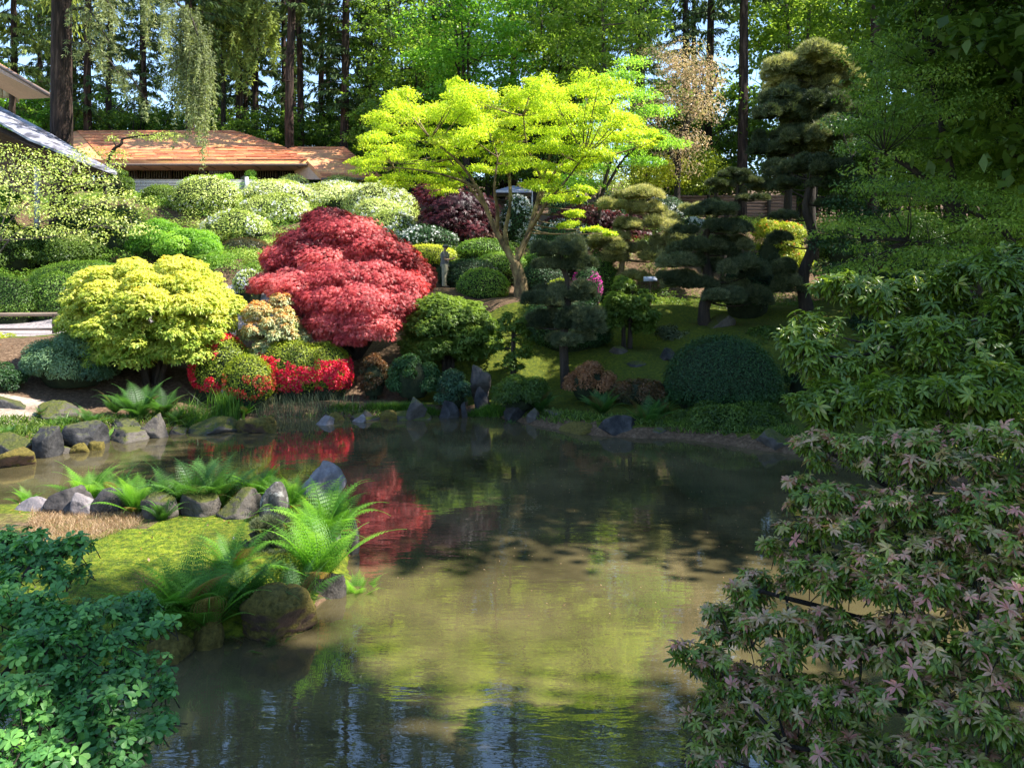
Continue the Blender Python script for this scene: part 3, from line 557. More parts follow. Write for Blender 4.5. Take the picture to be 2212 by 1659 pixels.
M['metal_roof'] = surf('metal_roof', [(.42, (.08, .075, .09)), (.55, (.34, .33, .38)), (.7, (.48, .47, .52))], 1.6, 5, .35, .1, stretch=(1, 1, 3), spec=.6)
M['glass_dark'] = plain('glass_dark', (.02, .022, .02), .08, .6); M['fence_wood'] = surf('fence_wood', [(.3, (.16, .085, .06)), (.7, (.32, .18, .12))], 2, 6, .8, .4, 12, (.5, 3, 3)); M['slat_pale'] = plain('slat_pale', (.55, .53, .55)); M['canvas'] = plain('canvas', (.45, .43, .5)); M['board_cream'] = plain('board_cream', (.5, .42, .3))
# garden hall
b = np.array(W(450, 400, 52)); b[2] = h1(b[0], b[1]); hall = root('garden_hall', b, 'long garden hall with mossy orange hipped roof and dark slatted windows', 'building')
dE, dR = 50., 57.
A = [W(225, 347, dE), W(664, 347, dE), W(612, 318, 54.5), W(505, 283, dR), W(165, 283, dR), W(60, 320, 54)]
r = MB(); r.slab(A, .32); r.build('roof', M['shingle'], hall, b, smooth=False)
A2 = [W(664, 347.5, dE), W(695, 381, 48.5), W(822, 381, 48.5), W(742, 318, 54.6), W(612, 317.5, 54.6)]
r = MB(); r.slab(A2, .3); r.build('roof', M['shingle'], hall, b, smooth=False)
def courses(name, Lp, Rp, n, cell):
    """overlapping shingle courses laid from the eave (first points) up to the ridge"""
    def at(P, t): P = np.array(P); k = np.linspace(0, 1, len(P)); return np.array([np.interp(t, k, P[:, i]) for i in range(3)])
    mb = MB()
    for k in range(n):
        a, e = at(Lp, k / n), at(Rp, k / n); a2, e2 = at(Lp, min(1, (k + 1.15) / n)), at(Rp, min(1, (k + 1.15) / n)); m = max(3, int(np.linalg.norm(e - a) / cell)); u = np.linspace(0, 1, m + 1); u[1:-1] += R.uniform(-.3, .3, m - 1) / m
        for q in range(m):
            j_ = R.uniform(0, .05); z0 = np.array([0, -j_ * .8, .07 + j_ * .6]); p = [a + (e - a) * u[q] + z0, a + (e - a) * u[q + 1] + z0, a2 + (e2 - a2) * u[q + 1] + np.array([0, 0, .025]), a2 + (e2 - a2) * u[q] + np.array([0, 0, .025])]
            lo_ = [v - np.array([0, 0, .07]) for v in p[:2]]; mb.add(p + lo_, [(0, 1, 2, 3)], R.random()); mb.add(p + lo_, [(4, 5, 1, 0)], 0.)
    return mb.build(name, M['shingle'], hall, b, smooth=False)
courses('shingle_courses', [W(225, 347, dE), W(165, 283, dR)], [W(664, 347, dE), W(612, 318, 54.5), W(505, 283, dR)], 26, .7)
courses('shingle_courses', [W(695, 381, 48.5), W(664, 347.5, 50.5), W(612, 317.5, 54.6)], [W(822, 381, 48.5), W(742, 318, 54.6)], 22, .7)
gz = W(0, 353, dE)[2]; zf = b[2] - 1
f = MB(); x0, x1 = W(225, 0, dE)[0], W(664, 0, dE)[0]; f.tube([(x0, dE - .1, gz - .12), (x1, dE - .1, gz - .12)], .09, 8); x2, x3 = W(695, 0, 48.5)[0], W(822, 0, 48.5)[0]; z2 = W(0, 386, 48.5)[2]; f.tube([(x2, 48.4, z2 - .05), (x3, 48.4, z2 - .05)], .08, 8)
for px in (250, 300, 350, 400, 450, 500, 550, 600, 640): 
    xx = W(px, 0, dE)[0]; f.box(xx - .02, xx + .02, dE - .08, dE + 1.2, gz - .2, gz - .12)
f.build('gutter', M['fascia'], hall, b)
s = MB(); s.slab([W(664, 352, dE), W(695, 386, 48.6), W(640, 386, 51.5), W(632, 352, 52.5)], .06); s.build('soffit', M['soffit'], hall, b, smooth=False)
s = MB(); s.slab([(x0, dE + .1, gz - .12), (x1, dE + .1, gz - .12), (x1 - 1, dE + 2.6, gz - .13), (x0, dE + 2.6, gz - .13)], .05); s.build('soffit', M['soffit'], hall, b, smooth=False)
yw = dE + 2.2; g = MB(); g.box(x0, x1 - .9, yw, yw + .2, zf, gz - .2); g.build('window_wall', M['glass_dark'], hall, b, smooth=False)
sl_ = MB(); xs = np.arange(x0 + .1, x1 - 1.1, .16)
for xx in xs: sl_.box(xx, xx + .045, yw - .16, yw - .1, zf, gz - .2)
q = sl_.build('slats', M['slat_dark'], hall, b, smooth=False)
for px in (300, 372, 450, 528, 600):
    xx = W(px, 0, yw)[0]; mm = MB(); mm.box(xx - .07, xx + .07, yw - .3, yw - .17, zf, gz - .2); mm.build('post', M['wood_dark'], hall, b, smooth=False)
rl = MB(); rl.box(x0, x1 - 1, yw - .35, yw - .31, zf + 3.05, zf + 3.2); rl.build('sill', M['slat_dark'], hall, b, smooth=False)
wl = MB(); wl.box(x2 - 2.4, x3 + 3, 51.2, 51.4, zf, z2 - .12); wl.build('wall', M['wall_grey'], hall, b, smooth=False)
wl = MB(); wl.box(x3 - 1.2, x3 + 3.2, 51.0, 51.1, zf, z2 - .3); wl.build('window', M['glass_dark'], hall, b, smooth=False)
for k in range(4):
    xx = x2 - 1.9 + k * 1.5; mm = MB(); mm.box(xx, xx + .05, 51.1, 51.17, zf, z2 - .12); mm.build('panel_joint', M['fascia'], hall, b, smooth=False)
# upper pavilion at the left edge
b = W(-60, 380, 40); b[2] = h1(b[0], b[1]); pav = root('pavilion', b, 'two-tier pavilion at the left edge with orange upper eave and pale metal lower roof', 'building')
r = MB(); r.slab([W(-160, 62, 42), W(0, 137, 40), W(109, 203, 38.5), W(60, 180, 43), W(-160, 60, 48)], .18); r.build('upper_roof', M['shingle'], pav, b, smooth=False)
r = MB(); r.slab([W(-160, 72, 41.9), W(0, 147, 39.9), W(109, 208.5, 38.4), W(70, 211, 41), W(40, 211, 42.5), W(-20, 176, 43.5), W(-160, 120, 46)], .08); r.build('upper_soffit', M['soffit'], pav, b, smooth=False)
f = MB(); f.tube([W(-160, 66, 41.8), W(0, 143, 39.8), W(108, 206, 38.3)], .09, 4); f.build('fascia', M['fascia'], pav, b, smooth=False)
w_ = MB()
for k in range(7):
    px = -60 + 17 * k; a = W(px, 150 + k * 9, 43.4); e = W(px + 15, 150 + k * 9, 43.4); w_.box(a[0], e[0], 43.35 + .02 * (k % 2), 43.45 + .02 * (k % 2), W(0, 212 if k != 5 else 222, 43.4)[2], W(0, 168 + (k - 3) * 9, 43.4)[2])
w_.build('hanging_boards', M['board_cream'], pav, b, smooth=False)
p_ = MB(); x = W(24, 0, 43)[0]; p_.box(x - .12, x + .12, 43, 43.2, W(0, 262, 43)[2], W(0, 180, 43)[2]); p_.build('post', M['wood_dark'], pav, b, smooth=False)
r = MB(); r.slab([W(-160, 150, 37), W(0, 230, 36), W(112, 290, 35), W(180, 332, 34.2), W(253, 372, 33.5), W(250, 374, 33.2), W(160, 340, 32.6), W(60, 298, 33), W(0, 263, 33.6), W(-160, 186, 35)], .1); r.build('lower_roof', M['metal_roof'], pav, b, smooth=False)
r = MB(); r.slab([W(-160, 206, 35.3), W(0, 280, 33.9), W(60, 311, 33.3), W(160, 346, 32.9), W(240, 374, 33.4), W(228, 378, 35), W(150, 378, 36), W(-160, 300, 38)], .05); r.build('lower_soffit', M['wood_dark'], pav, b, smooth=False)
w_ = MB(); w_.slab([W(-160, 240, 37), W(0, 300, 37), W(105, 350, 37), W(105, 420, 37), W(-160, 420, 37)], (0, -.2, 0)); w_.build('wall', M['wood_dark'], pav, b, smooth=False)
p_ = MB(); x = W(78, 0, 36.4)[0]; p_.box(x - .09, x + .09, 36.4, 36.55, h1(x, 36.4) - .2, W(0, 330, 36.4)[2]); p_.build('post', M['slat_pale'], pav, b, smooth=False)
# pale slatted fence
def slat_fence(name, label, px0, px1, py0, py1, d, nsl, mat, posts, pm, gap=.5):
    a = W(px0, py1, d); e = W(px1, py0, d); o = root(name, (a[0], d, a[2]), label, 'fence'); mb = MB(); hh = (e[2] - a[2]) / nsl
    for k in range(nsl): mb.box(a[0], e[0], d, d + .03, a[2] + k * hh, a[2] + k * hh + hh * gap)
    mb.build('slat_panel', M[mat], o, np.array([a[0], d, a[2]]), smooth=False)
    for px in posts:
        x = W(px, 0, d)[0]; m2 = MB(); m2.box(x - .09, x + .09, d - .16, d - .03, min(a[2], h1(x, d)) - .1, e[2] + .12); m2.build('post', M[pm], o, np.array([a[0], d, a[2]]), smooth=False)
    return o
slat_fence('slatted_fence', 'low white slatted fence with stone posts below the long hall', 250, 545, 388, 416, 45, 9, 'slat_pale', (258, 437, 534), 'slat_pale')
slat_fence('board_fence', 'reddish brown board fence with square posts behind the pines', 1345, 1720, 422, 470, 46, 7, 'fence_wood', (1362, 1410, 1463, 1545, 1600, 1660), 'wood_dark', .93)
b = W(1386, 430, 44); pl = root('stone_lantern', (b[0], b[1], b[2]), 'dark capped stone lantern post in front of the reddish board fence', 'lantern')
m_ = MB(); m_.tube([b - np.array([0, 0, .8]), b + np.array([0, 0, .0]), b + np.array([0, 0, .25])], (.2, .17, .14), 8); m_.build('shaft', M['bark_dark'], pl, b)
m_ = MB(); m_.tube([b + np.array([0, 0, .25]), b + np.array([0, 0, .3]), b + np.array([0, 0, .52])], (.2, .26, .2), 6); m_.build('light_box', M['bark_dark'], pl, b)
m_ = MB(); m_.tube([b + np.array([0, 0, .52]), b + np.array([0, 0, .58]), b + np.array([0, 0, .72]), b + np.array([0, 0, .85])], (.36, .34, .12, .04), 8); m_.build('cap', M['bark_dark'], pl, b)
# canvas canopy tents in front of the hall
def canopy(label, px0, px1, pyt, pyb, d):
    x0 = W(px0, 0, d)[0]; x1 = W(px1, 0, d)[0]; zt = W(0, pyt, d)[2]; zb = W(0, pyb, d)[2]; c = ((x0 + x1) / 2, d + 1.2); g = h1(*c); o = root('canopy_tent', (c[0], c[1], g), label, 'tent'); O = np.array([c[0], c[1], g])
    V = [(x0, d, zb), (x1, d, zb), (x1, d + 2.4, zb), (x0, d + 2.4, zb), (c[0], c[1], zt), (x0, d, zb - .12), (x1, d, zb - .12), (x1, d + 2.4, zb - .12), (x0, d + 2.4, zb - .12)]
    m_ = MB(); m_.add(V, [(0, 1, 4), (1, 2, 4), (2, 3, 4), (3, 0, 4)]); m_.add(V, [(0, 5, 6, 1), (1, 6, 7, 2), (2, 7, 8, 3), (3, 8, 5, 0)]); m_.build('roof', M['canvas'], o, O, smooth=False)
    for a, e in ((x0, d), (x1, d), (x1, d + 2.4), (x0, d + 2.4)):
        m_ = MB(); m_.tube([(a, e, g - .1), (a, e, zb)], .03, 6); m_.build('leg', M['slat_pale'], o, O)
canopy('pale grey canopy tent in front of the hall corner, above the white-flowered shrubs', 605, 682, 388, 404, 46)
canopy('pale canopy tent glimpsed behind the trunk of the yellow maple', 1068, 1150, 396, 412, 47)

# ------------------------------------------------------------------ forest
fir = [conifer(101, 40, 8, 4.4, 120, .34, spr=18), conifer(102, 36, 4, 3.8, 120, .28, spr=18, tb=.45), conifer(103, 42, 13, 4.2, 95, .3, spr=18, tb=.55), conifer(104, 34, 3, 4.4, 150, .28, spr=20, mat='l_conlight', tb=.3)]
base_o = [None] * 4
ZF = 8.6
def tree_i(i, x, y, rot, sc, label, group=None, name='fir_tree'):
    z = h1(x, y) - .1
    if base_o[i] is None: base_o[i] = plant(name, label, 'tree', fir[i], (x, y, z), rot, sc, group); return base_o[i]
    return clone(base_o[i], (x, y, z), rot, sc, label, group)
GRP = 'tall dark firs standing in the forest'
LBL = 'tall dark fir of the forest rising behind the garden with a bare lower trunk'
# firs one can pick out by their trunks: (px, d, kind, scale, label)
for px, d, i, sc, lab in [
    (30, 60, 3, 1.0, 'pale green fir filling the top left corner behind the orange eave'), (190, 57, 0, .9, 'fir with a bare brown trunk just right of the big reddish trunk'), (232, 62, 2, .9, 'slender fir right of the bare brown trunk above the hall roof'),
    (410, 58, 0, 1.0, 'dark fir standing behind the weeping spruce branches above the hall'), (428, 66, 2, 1, 'thin dark fir close beside the fir above the hall ridge'), (520, 61, 2, 1, 'fir with pale straight trunk above the right end of the hall ridge'),
    (547, 70, 2, 1, 'thin fir trunk behind the end of the hall ridge'), (630, 54, 2, 1.05, 'tall straight dark fir rising above the junction of the two hall roofs'), (652, 62, 2, .95, 'fir with a sunlit right side next to the tall straight fir'), (700, 66, 1, 1, 'dark bushy fir left of the yellow maple top'),
    (745, 56, 0, .95, 'dark fir above the lower hall roof'), (830, 60, 2, 1, 'shaded fir directly above the left tip of the yellow maple'), (985, 60, 2, .95, 'slim dark fir behind the upper left of the yellow maple'), (1115, 62, 2, 1, 'slim fir trunk above the middle of the yellow maple'), (1385, 60, 2, 1, 'slim dark fir behind the green maple boughs'), (1480, 64, 0, 1, 'dark fir behind the blossom tree top'), (1760, 58, 1, 1, 'dark fir rising behind the pale dome pine'), (905, 68, 1, 1, 'shaded fir behind the top of the yellow maple, left of centre'),
    (1600, 46, 2, .98, 'thick dark conifer trunk against the blue sky right of the pink blossom tree'), (1536, 50, 2, .9, 'dark conifer trunk just right of the pink blossom tree'), (1882, 44, 2, 1, 'thick dark trunk at the top edge above the pale pine'), (1930, 50, 2, 1, 'thinner dark trunk right of the thick trunk at the top edge')]:
    tree_i(i, W(px, 0, d)[0], d, R.random() * 6, sc, lab)
g2 = np.random.default_rng(5)
for k in range(48):
    d = g2.uniform(62, 100); px = g2.uniform(-250, 1500) if k % 5 else g2.uniform(1500, 2500)
    if 1610 < px < 1690: continue
    tree_i(int(g2.integers(0, 3)), W(px, 0, d)[0], d, g2.random() * 6, g2.uniform(.8, 1.05), LBL, GRP)
# broadleaf trees of the forest edge
br = [broad(201, 16, 3.5, 4.6, 95, 1.25, .26, 120, 'l_bright', 'bark_dark', .2, .4, 3), broad(202, 20, 6, 5, 110, 1.3, .28, 110, 'l_maplegreen', 'bark_dark', .24, .45, 2), broad(203, 9, 1, 3.8, 60, 1.1, .22, 110, 'l_maplegreen', 'bark_dark', .12, .3, 4), broad(204, 24, 8, 5.5, 120, 1.4, .3, 110, 'l_maplegreen', 'bark_grey', .26, .7, 2)]
bo = [None] * 4
def broad_i(i, x, y, rot, sc, label, group=None, dz=0):
    z = h1(x, y) - .1 + dz
    if bo[i] is None: bo[i] = plant('broadleaf_tree', label, 'tree', br[i], (x, y, z), rot, sc, group); return
    clone(bo[i], (x, y, z), rot, sc, label, group)
for px, d, i, sc, lab in [
    (1010, 50, 0, .95, 'light green leafy tree catching sun above the left half of the yellow maple'), (880, 56, 1, .85, 'green leafy tree in front of the shaded firs, left of the sunny light green tree'),
    (1310, 48, 3, .82, 'leafy tree with a dark forked trunk above the top right of the yellow maple'), (1190, 56, 1, .95, 'mid green tree above the peak of the yellow maple'), 
    (770, 60, 2, .8, 'small leafy tree above the low hall roof with light green tips'), (560, 60, 2, .9, 'low green undergrowth tree behind the hall ridge'), (860, 49, 2, .85, 'dark green understorey tree left behind the yellow maple crown'), (330, 62, 2, 1, 'low green undergrowth tree behind the left part of the hall ridge'),
    (1730, 52, 3, .9, 'airy green tree with sky showing through above the pale pine'), (1830, 58, 1, 1.05, 'airy green tree at the top edge right of the pale pine'), (2050, 48, 1, 1.1, 'green tree behind the dark maples at the top right'), (940, 52, 2, .9, 'dark understorey tree right below the yellow maple crown'), (1060, 52, 2, .85, 'dark understorey tree behind the fork of the yellow maple'), (1150, 50, 2, .8, 'shaded green tree seen between the yellow maple limbs'), (1220, 52, 2, .95, 'green tree behind the right limbs of the yellow maple'),
    (2200, 44, 3, 1, 'tall green tree behind the top right corner'), (130, 60, 2, 1, 'green undergrowth tree behind the big reddish trunk'), (0, 56, 0, .7, 'bright green tree seen between the two pavilion roofs')]:
    broad_i(i, W(px, 0, d)[0], d, R.random() * 6, sc, lab)
for k in range(16):
    d = g2.uniform(60, 84); broad_i(2, W(g2.uniform(-100, 1550), 0, d)[0], d, g2.random() * 6, g2.uniform(.8, 1.3), 'low shaded undergrowth tree between the forest trunks', 'undergrowth trees in the forest')

# big reddish trunk and its drooping boughs at the left
def big_trunk():
    d = 36; b = W(133, 420, d); b[2] = h1(b[0], b[1]); o = root('conifer_tree', b, 'massive reddish brown conifer with hanging pale green branchlets in front of the hall', 'tree'); t = MB(); z = np.linspace(-.3, 34, 40); rr = .52 * (1 - .6 * z / 34) + .2 * np.exp(-np.clip(z, 0, 9))
    n = 28; a = np.arange(n) * 6.283 / n; no = Noise(30, 1.2, 6, 3); V = []
    for zz, r in zip(z, rr):
        d3 = np.stack([np.cos(a), np.sin(a), 0 * a + zz * .25], 1); q = r * (1 + .09 * no(d3 * np.array([3, 3, 1]))); V.append(np.stack([q * np.cos(a), q * np.sin(a), 0 * a + zz], 1))
    V = np.concatenate(V) + b; i = np.arange(39)[:, None] * n; j = np.arange(n)[None]; t.add(V, np.stack([i + j, i + (j + 1) % n, i + n + (j + 1) % n, i + n + j], -1).reshape(-1, 4)); t.build('trunk', M['bark_brown'], o, b)
    c = MB(); bl = MB(); g = np.random.default_rng(9)
    for q in range(46):
        zz = g.uniform(13, 33); aa = g.random() * 6.283; l = g.uniform(2.5, 5) ; dh = np.array([math.cos(aa), math.sin(aa), 0]); s = np.linspace(0, 1, 6); p = b + np.array([0, 0, zz]) + dh * (s * l)[:, None] - np.array([0, 0, 1]) * (s * s * .4 * l)[:, None]; bl.tube(p, np.linspace(.06, .015, 6), 4)
        for e in range(6):
            n_ = 26; ss = g.uniform(.3, 1, n_); P = np.stack([np.interp(ss, s, p[:, m]) for m in range(3)], 1) + g.normal(0, .28, (n_, 3)) * np.array([1, 1, .4]); D = unit(dh * .4 + np.array([0, 0, -.8]) + .4 * rdir(n_)); c.leaves(P, rdir(n_), D, g.uniform(.3, .7, n_), .09, LQ, g.uniform(.1, .8, n_))
    bl.build('boughs', M['bark_dark'], o, b); c.build('crown', M['l_conlight'], o, b); return o
bigt = big_trunk()
def weeping(label, px, d, boughs, name='weeping_spruce', topd=0, mat='l_conlight', ph=0, host=None, hs=1.28):
    """spruce whose boughs carry long hanging curtains of sprays"""
    x = W(px, 0, d)[0]; b = np.array([x, d, h1(x, d)]); o = host or root(name, b, label, 'tree'); t = MB(); c = MB()
    if host: b = np.array(host.location)
    else: t.tube([b - np.array([0, 0, .3]), b + np.array([.1, 0, 10]), b + np.array([-.1, 0, 22]), b + np.array([0, 0, 34])], (.2, .17, .12, .03), 9)
    for (x0, y0, x1, y1, hang, n, wd) in boughs:
        P0 = W(x0, y0, d); P1 = W(x1, y1, d - 1.5); m_ = (P0 + P1) / 2 + np.array([0, 0, .6]); q = limb(t, [P0, m_, P1], .08, .02, 5)
        for e in range(n):
            st = q[R.integers(2, len(q))] + R.normal(0, .25, 3) * np.array([1, 1.4, .2]); hl = hang * hs * R.uniform(.3, 1.0); k = int(hl / .16) + 2; s = np.linspace(0, 1, k)
            P = st + np.stack([R.normal(0, .12) * s * wd, R.normal(0, .12) * s, -s * hl], 1) + R.normal(0, .03, (k, 3)); 
            if e % 3 == 0: t.tube(P[::max(1, k // 5)], .01, 3)
            for u in range(7 if host else 4):
                D = unit(np.array([0, 0, -.7]) + .8 * rdir(k)); c.leaves(P, rdir(k), D, R.uniform(.2, .5, k) * (.55 if host else 1), .04 if host else .09, LQ, np.clip(.25 + .5 * s + .4 * (R.random(k) - .4), 0, 1))
    t.build('hanging_bough' if host else 'trunk', M['bark_dark'], o, b); c.build('hanging_branchlets' if host else 'crown', M[mat], o, b); return o
weeping(None, 133, 36, [(155, -150, 385, 10, 3.4, 40, 1), (385, 10, 440, 120, 4.0, 80, 1), (370, 70, 425, 210, 3.0, 50, 1), (150, -60, 245, 25, 1.0, 34, 1), (155, 20, 235, 90, .9, 34, 1), (155, 95, 262, 165, .8, 34, 1), (230, 150, 320, 225, .8, 26, 1)], host=bigt, hs=1.0, mat='l_hang')
weeping('fir with drooping yellow-green boughs at the top left between curtain spruce and bare trunks', 480, 61, [(480, -40, 590, 20, 2.6, 60, 1), (480, 0, 585, 70, 2.2, 50, 1), (480, 30, 550, 110, 2, 40, 1), (480, -20, 430, 40, 1.8, 40, 1), (480, -70, 510, -20, 4, 50, 1), (480, 90, 520, 150, 1.6, 26, 1)], name='fir_tree')

# trees added on the right bank, set and shaped to shade pond and lawn
hi = broad(303, 24.5, 17.6, 2.0, 70, 1.4, .34, 130, 'l_green', 'bark_dark', .3, .4, 1); plant('broadleaf_tree', 'very tall tree added on the right bank, its high crown shaped to shade the pond', 'tree', hi, (13.4, 5.5, h1(13.4, 5.5)), 0, 1, 'shade trees added on the right bank')
sh = [broad(301, 24, 5, 4.2, 150, 1.5, .32, 130, 'l_green', 'bark_dark', .3, .4, 2), broad(302, 19, 4, 4.2, 130, 1.5, .32, 130, 'l_green', 'bark_dark', .26, .4, 2)]; s0 = [None, None]
for k, (x, y, i, sc) in enumerate([(13.2, 15.2, 0, 1.04), (14, 19.6, 0, 1.14), (16, 23.8, 1, 1), (16.5, 27.2, 1, .9), (20, 31, 1, .7), (14.2, 2.6, 1, 1), (20, 0, 0, 1), (22, 7.5, 1, .95), ]):
    z = h1(x, y) - .1; lb = 'tall leafy tree added on the right bank to shade the pond'
    if s0[i] is None: s0[i] = plant('broadleaf_tree', lb, 'tree', sh[i], (x, y, z), k, sc, 'shade trees added on the right bank')
    else: clone(s0[i], (x, y, z), k * 1.3, sc, lb, 'shade trees added on the right bank')
for k in range(34):
    px = 1460 + k * 36
    if 1575 < px < 1700: continue
    d = g2.uniform(46, 72); broad_i(2, W(px, 0, d)[0], d, g2.random() * 6, g2.uniform(.9, 1.25), 'low shaded undergrowth tree between the forest trunks', 'undergrowth trees in the forest')
for k in range(17):
    px = -120 + k * 80; d = g2.uniform(60, 76); broad_i(2, W(px, 0, d)[0], d, g2.random() * 6, g2.uniform(.9, 1.4), 'low shaded undergrowth tree between the forest trunks', 'undergrowth trees in the forest')
# ------------------------------------------------------------------ hillside trees and shrubs
def yellow_maple():
    d = 29.5; base = W(1126, 642, d); base[2] = h1(base[0], base[1]); o = root('japanese_maple', base, 'large spreading japanese maple with glowing yellow-green leaves and a forked mossy trunk', 'tree'); t = MB(); nodes = []
    P = lambda l: [W(px, py, d + dd) for px, py, dd in l]
    b0 = base - np.array([0, 0, .15]); f = W(1112, 568, d)
    limb(t, [b0, W(1124, 605, d), f], .27, .21, 12)
    for l, r0, r1 in [([(1112, 568, 0), (1095, 540, 0), (1072, 500, -.2), (1050, 450, -.4), (1030, 405, -.6), (990, 350, -1), (930, 300, -1.4)], .15, .03), ([(1112, 568, 0), (1128, 535, .1), (1145, 495, .2), (1160, 440, .4), (1172, 390, .6), (1190, 330, .8), (1215, 250, .8)], .14, .03),
                      ([(1098, 548, 0), (1092, 500, .5), (1102, 440, .9), (1098, 370, 1.2), (1080, 300, 1.4), (1070, 240, 1.3)], .1, .03), ([(1145, 495, .2), (1162, 470, -.3), (1180, 440, -.8), (1215, 400, -1.2), (1260, 340, -1.5)], .08, .025), ([(1072, 500, -.2), (1075, 460, -.8), (1068, 410, -1.4), (1075, 340, -1.6)], .09, .025),
                      ([(1030, 405, -.6), (980, 385, -.8), (920, 370, -1.2), (850, 362, -1.4)], .06, .02), ([(1160, 440, .4), (1200, 370, 1), (1260, 310, 1.6), (1330, 270, 1.8)], .07, .02), ([(1050, 450, -.4), (1010, 400, .6), (960, 330, 1.4), (900, 260, 1.8)], .06, .02), ([(1190, 330, .8), (1260, 250, .4), (1320, 225, 0)], .05, .02), ([(1172, 390, .6), (1140, 320, .2), (1130, 250, 0)], .06, .02)]:
        nodes += list(limb(t, P(l), r0, r1, 9))
    pads = [(870, 215, 55, 20), (855, 200, 30, 14), (985, 203, 50, 22), (978, 183, 25, 12), (1040, 215, 60, 20), (1145, 190, 40, 26), (1143, 166, 16, 10), (1200, 203, 60, 20), (1258, 192, 60, 20), (1320, 185, 50, 16), (920, 240, 70, 20), (840, 268, 55, 14), (960, 250, 60, 18), (1090, 235, 60, 18), (1170, 235, 70, 18), (1240, 230, 60, 18), (1310, 220, 50, 16), (1350, 250, 50, 13), (1388, 290, 36, 9), (818, 300, 45, 12), (900, 290, 60, 15), (980, 285, 60, 15),
            (1060, 270, 60, 15), (1130, 280, 60, 15), (1220, 275, 60, 15), (1290, 270, 60, 13), (1340, 298, 50, 11), (860, 335, 50, 11), (800, 347, 45, 9), (770, 352, 22, 6), (930, 330, 50, 13), (1010, 318, 50, 13), (1090, 320, 50, 12), (1180, 315, 60, 13), (1260, 318, 60, 12), (1318, 338, 45, 9), (900, 363, 60, 11), (860, 385, 50, 9), (960, 385, 50, 11), (1000, 360, 40, 11), (1130, 350, 50, 11), (1190, 360, 50, 11), (1240, 358, 50, 9),
            (1178, 395, 50, 12), (1228, 416, 42, 10), (1262, 430, 26, 8), (1240, 465, 40, 7), (1285, 490, 22, 5), (955, 408, 40, 8), (1080, 290, 50, 14), (1000, 240, 60, 16), (1110, 205, 50, 16), (1420, 288, 12, 4)]
    c = MB(); cen = []
    for px, py, rx, rz in pads:
        for rep in range(3):
            dd = R.uniform(-2.2, 2.2) if rep == 0 else R.uniform(-3, 4); p = W(px + R.normal(0, 5 + 8 * rep), py + R.normal(0, 5 + 5 * rep), d + dd); r = np.array([rx * .9, rx * .8, rz * 1.35]) * S(d); cen.append(p)
            for s in range(3):   # a few small flat sprays make each layer ragged
                q = p + np.array([R.uniform(-.6, .6) * r[0], R.uniform(-.6, .6) * r[1], R.uniform(-.6, .6) * r[2]]); pad_leaves(c, q, r * np.array([.6, .6, .42]), int(300 * r[0] * r[1] * .5 + 110), .1, .42, LQ, 1.3, .5, .55, .25, .5, .6)
    twigs(t, nodes, cen, .03, .008, .3, 4); t.build('trunk', M['bark_mossy'], o, base); c.build('crown', M['l_yellowmaple'], o, base)
yellow_maple()
def laceleaf(name, label, d, domes, mat, base, leaf=.105, per=4600, group=None):
    """weeping laceleaf maple: overlapping mounds of drooping finely cut leaves"""
    b = W(*base); b[2] = h1(b[0], b[1]); o = root(name, b, label, 'tree', group); c = MB(); t = MB(); cen = []
    for px, py, rx, rz, dd in domes:
        p = W(px, py, d + dd); r = np.array([rx, rx * .85, rz]) * S(d); cen.append(p); ln = Noise(14, 1, 4, int(R.integers(1e6))); l2 = Noise(16, 2.5, 7, int(R.integers(1e6)), .3)
        n = int(per * (r[0] * r[2] + .2)); dr = rdir(int(n * 1.9)); dr = dr[dr[:, 2] > -.75][:n]; n = len(dr); rr = (1 - .3 * R.random(n) ** 1.3) * (1 + .17 * ln(dr * 2.4) + .2 * l2(dr * 3)); P = p + dr * r * rr[:, None]
        # terraces: sink points into steps so leaf layers overlap like shingles
        out = unit(dr / r); D = unit(out * np.array([1, 1, .3]) + np.array([0, 0, -.75]) + .3 * rdir(n)); Nn = unit(out + np.array([0, 0, .5]) + .4 * rdir(n))
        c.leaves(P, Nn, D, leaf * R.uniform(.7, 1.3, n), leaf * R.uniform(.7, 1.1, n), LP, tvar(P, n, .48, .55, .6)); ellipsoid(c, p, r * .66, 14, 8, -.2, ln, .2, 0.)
    for q in cen: limb(t, [b - np.array([0, 0, .1]), (b * .45 + q * .55) + np.array([R.normal(0, .2), 0, .2]), q], .1, .02, 6)
    t.build('trunk', M['bark_dark'], o, b); c.build('crown', M[mat], o, b); return o
laceleaf('laceleaf_maple', 'big mounded red laceleaf maple with cascading crimson foliage, left of the standing person', 26.5, [(708, 478, 62, 30, .6), (740, 500, 90, 38, .5), (665, 525, 72, 36, .4), (620, 560, 58, 38, .2), (700, 560, 80, 44, .1), (790, 535, 80, 45, .3), (845, 560, 62, 48, .5), (885, 590, 48, 50, .8), (915, 600, 26, 34, 1.1), (595, 612, 60, 24, -.2), (650, 615, 80, 36, -.4), (730, 600, 85, 40, -.4), (800, 600, 75, 42, -.2), (860, 625, 60, 42, -.1), (700, 640, 75, 36, -.8), (650, 660, 50, 26, -.8), (770, 650, 90, 45, -.8), (830, 665, 62, 40, -.7), (720, 690, 60, 34, -1.1), (790, 700, 66, 40, -1.2), (850, 690, 30, 24, -.6), (755, 728, 40, 22, -1.3), (700, 720, 22, 16, -1.2), (560, 622, 26, 12, 0)], 'l_redmaple', (770, 765, 26.8))
laceleaf('purple_maple', 'dark purple laceleaf maple behind the standing person, left of the yellow maple trunk', 37, [(950, 420, 55, 32, .2), (985, 450, 80, 40, 0), (1030, 455, 50, 40, .3), (960, 480, 55, 34, -.4), (1020, 495, 55, 32, -.3)], 'l_purple', (985, 525, 37), .2, 520)
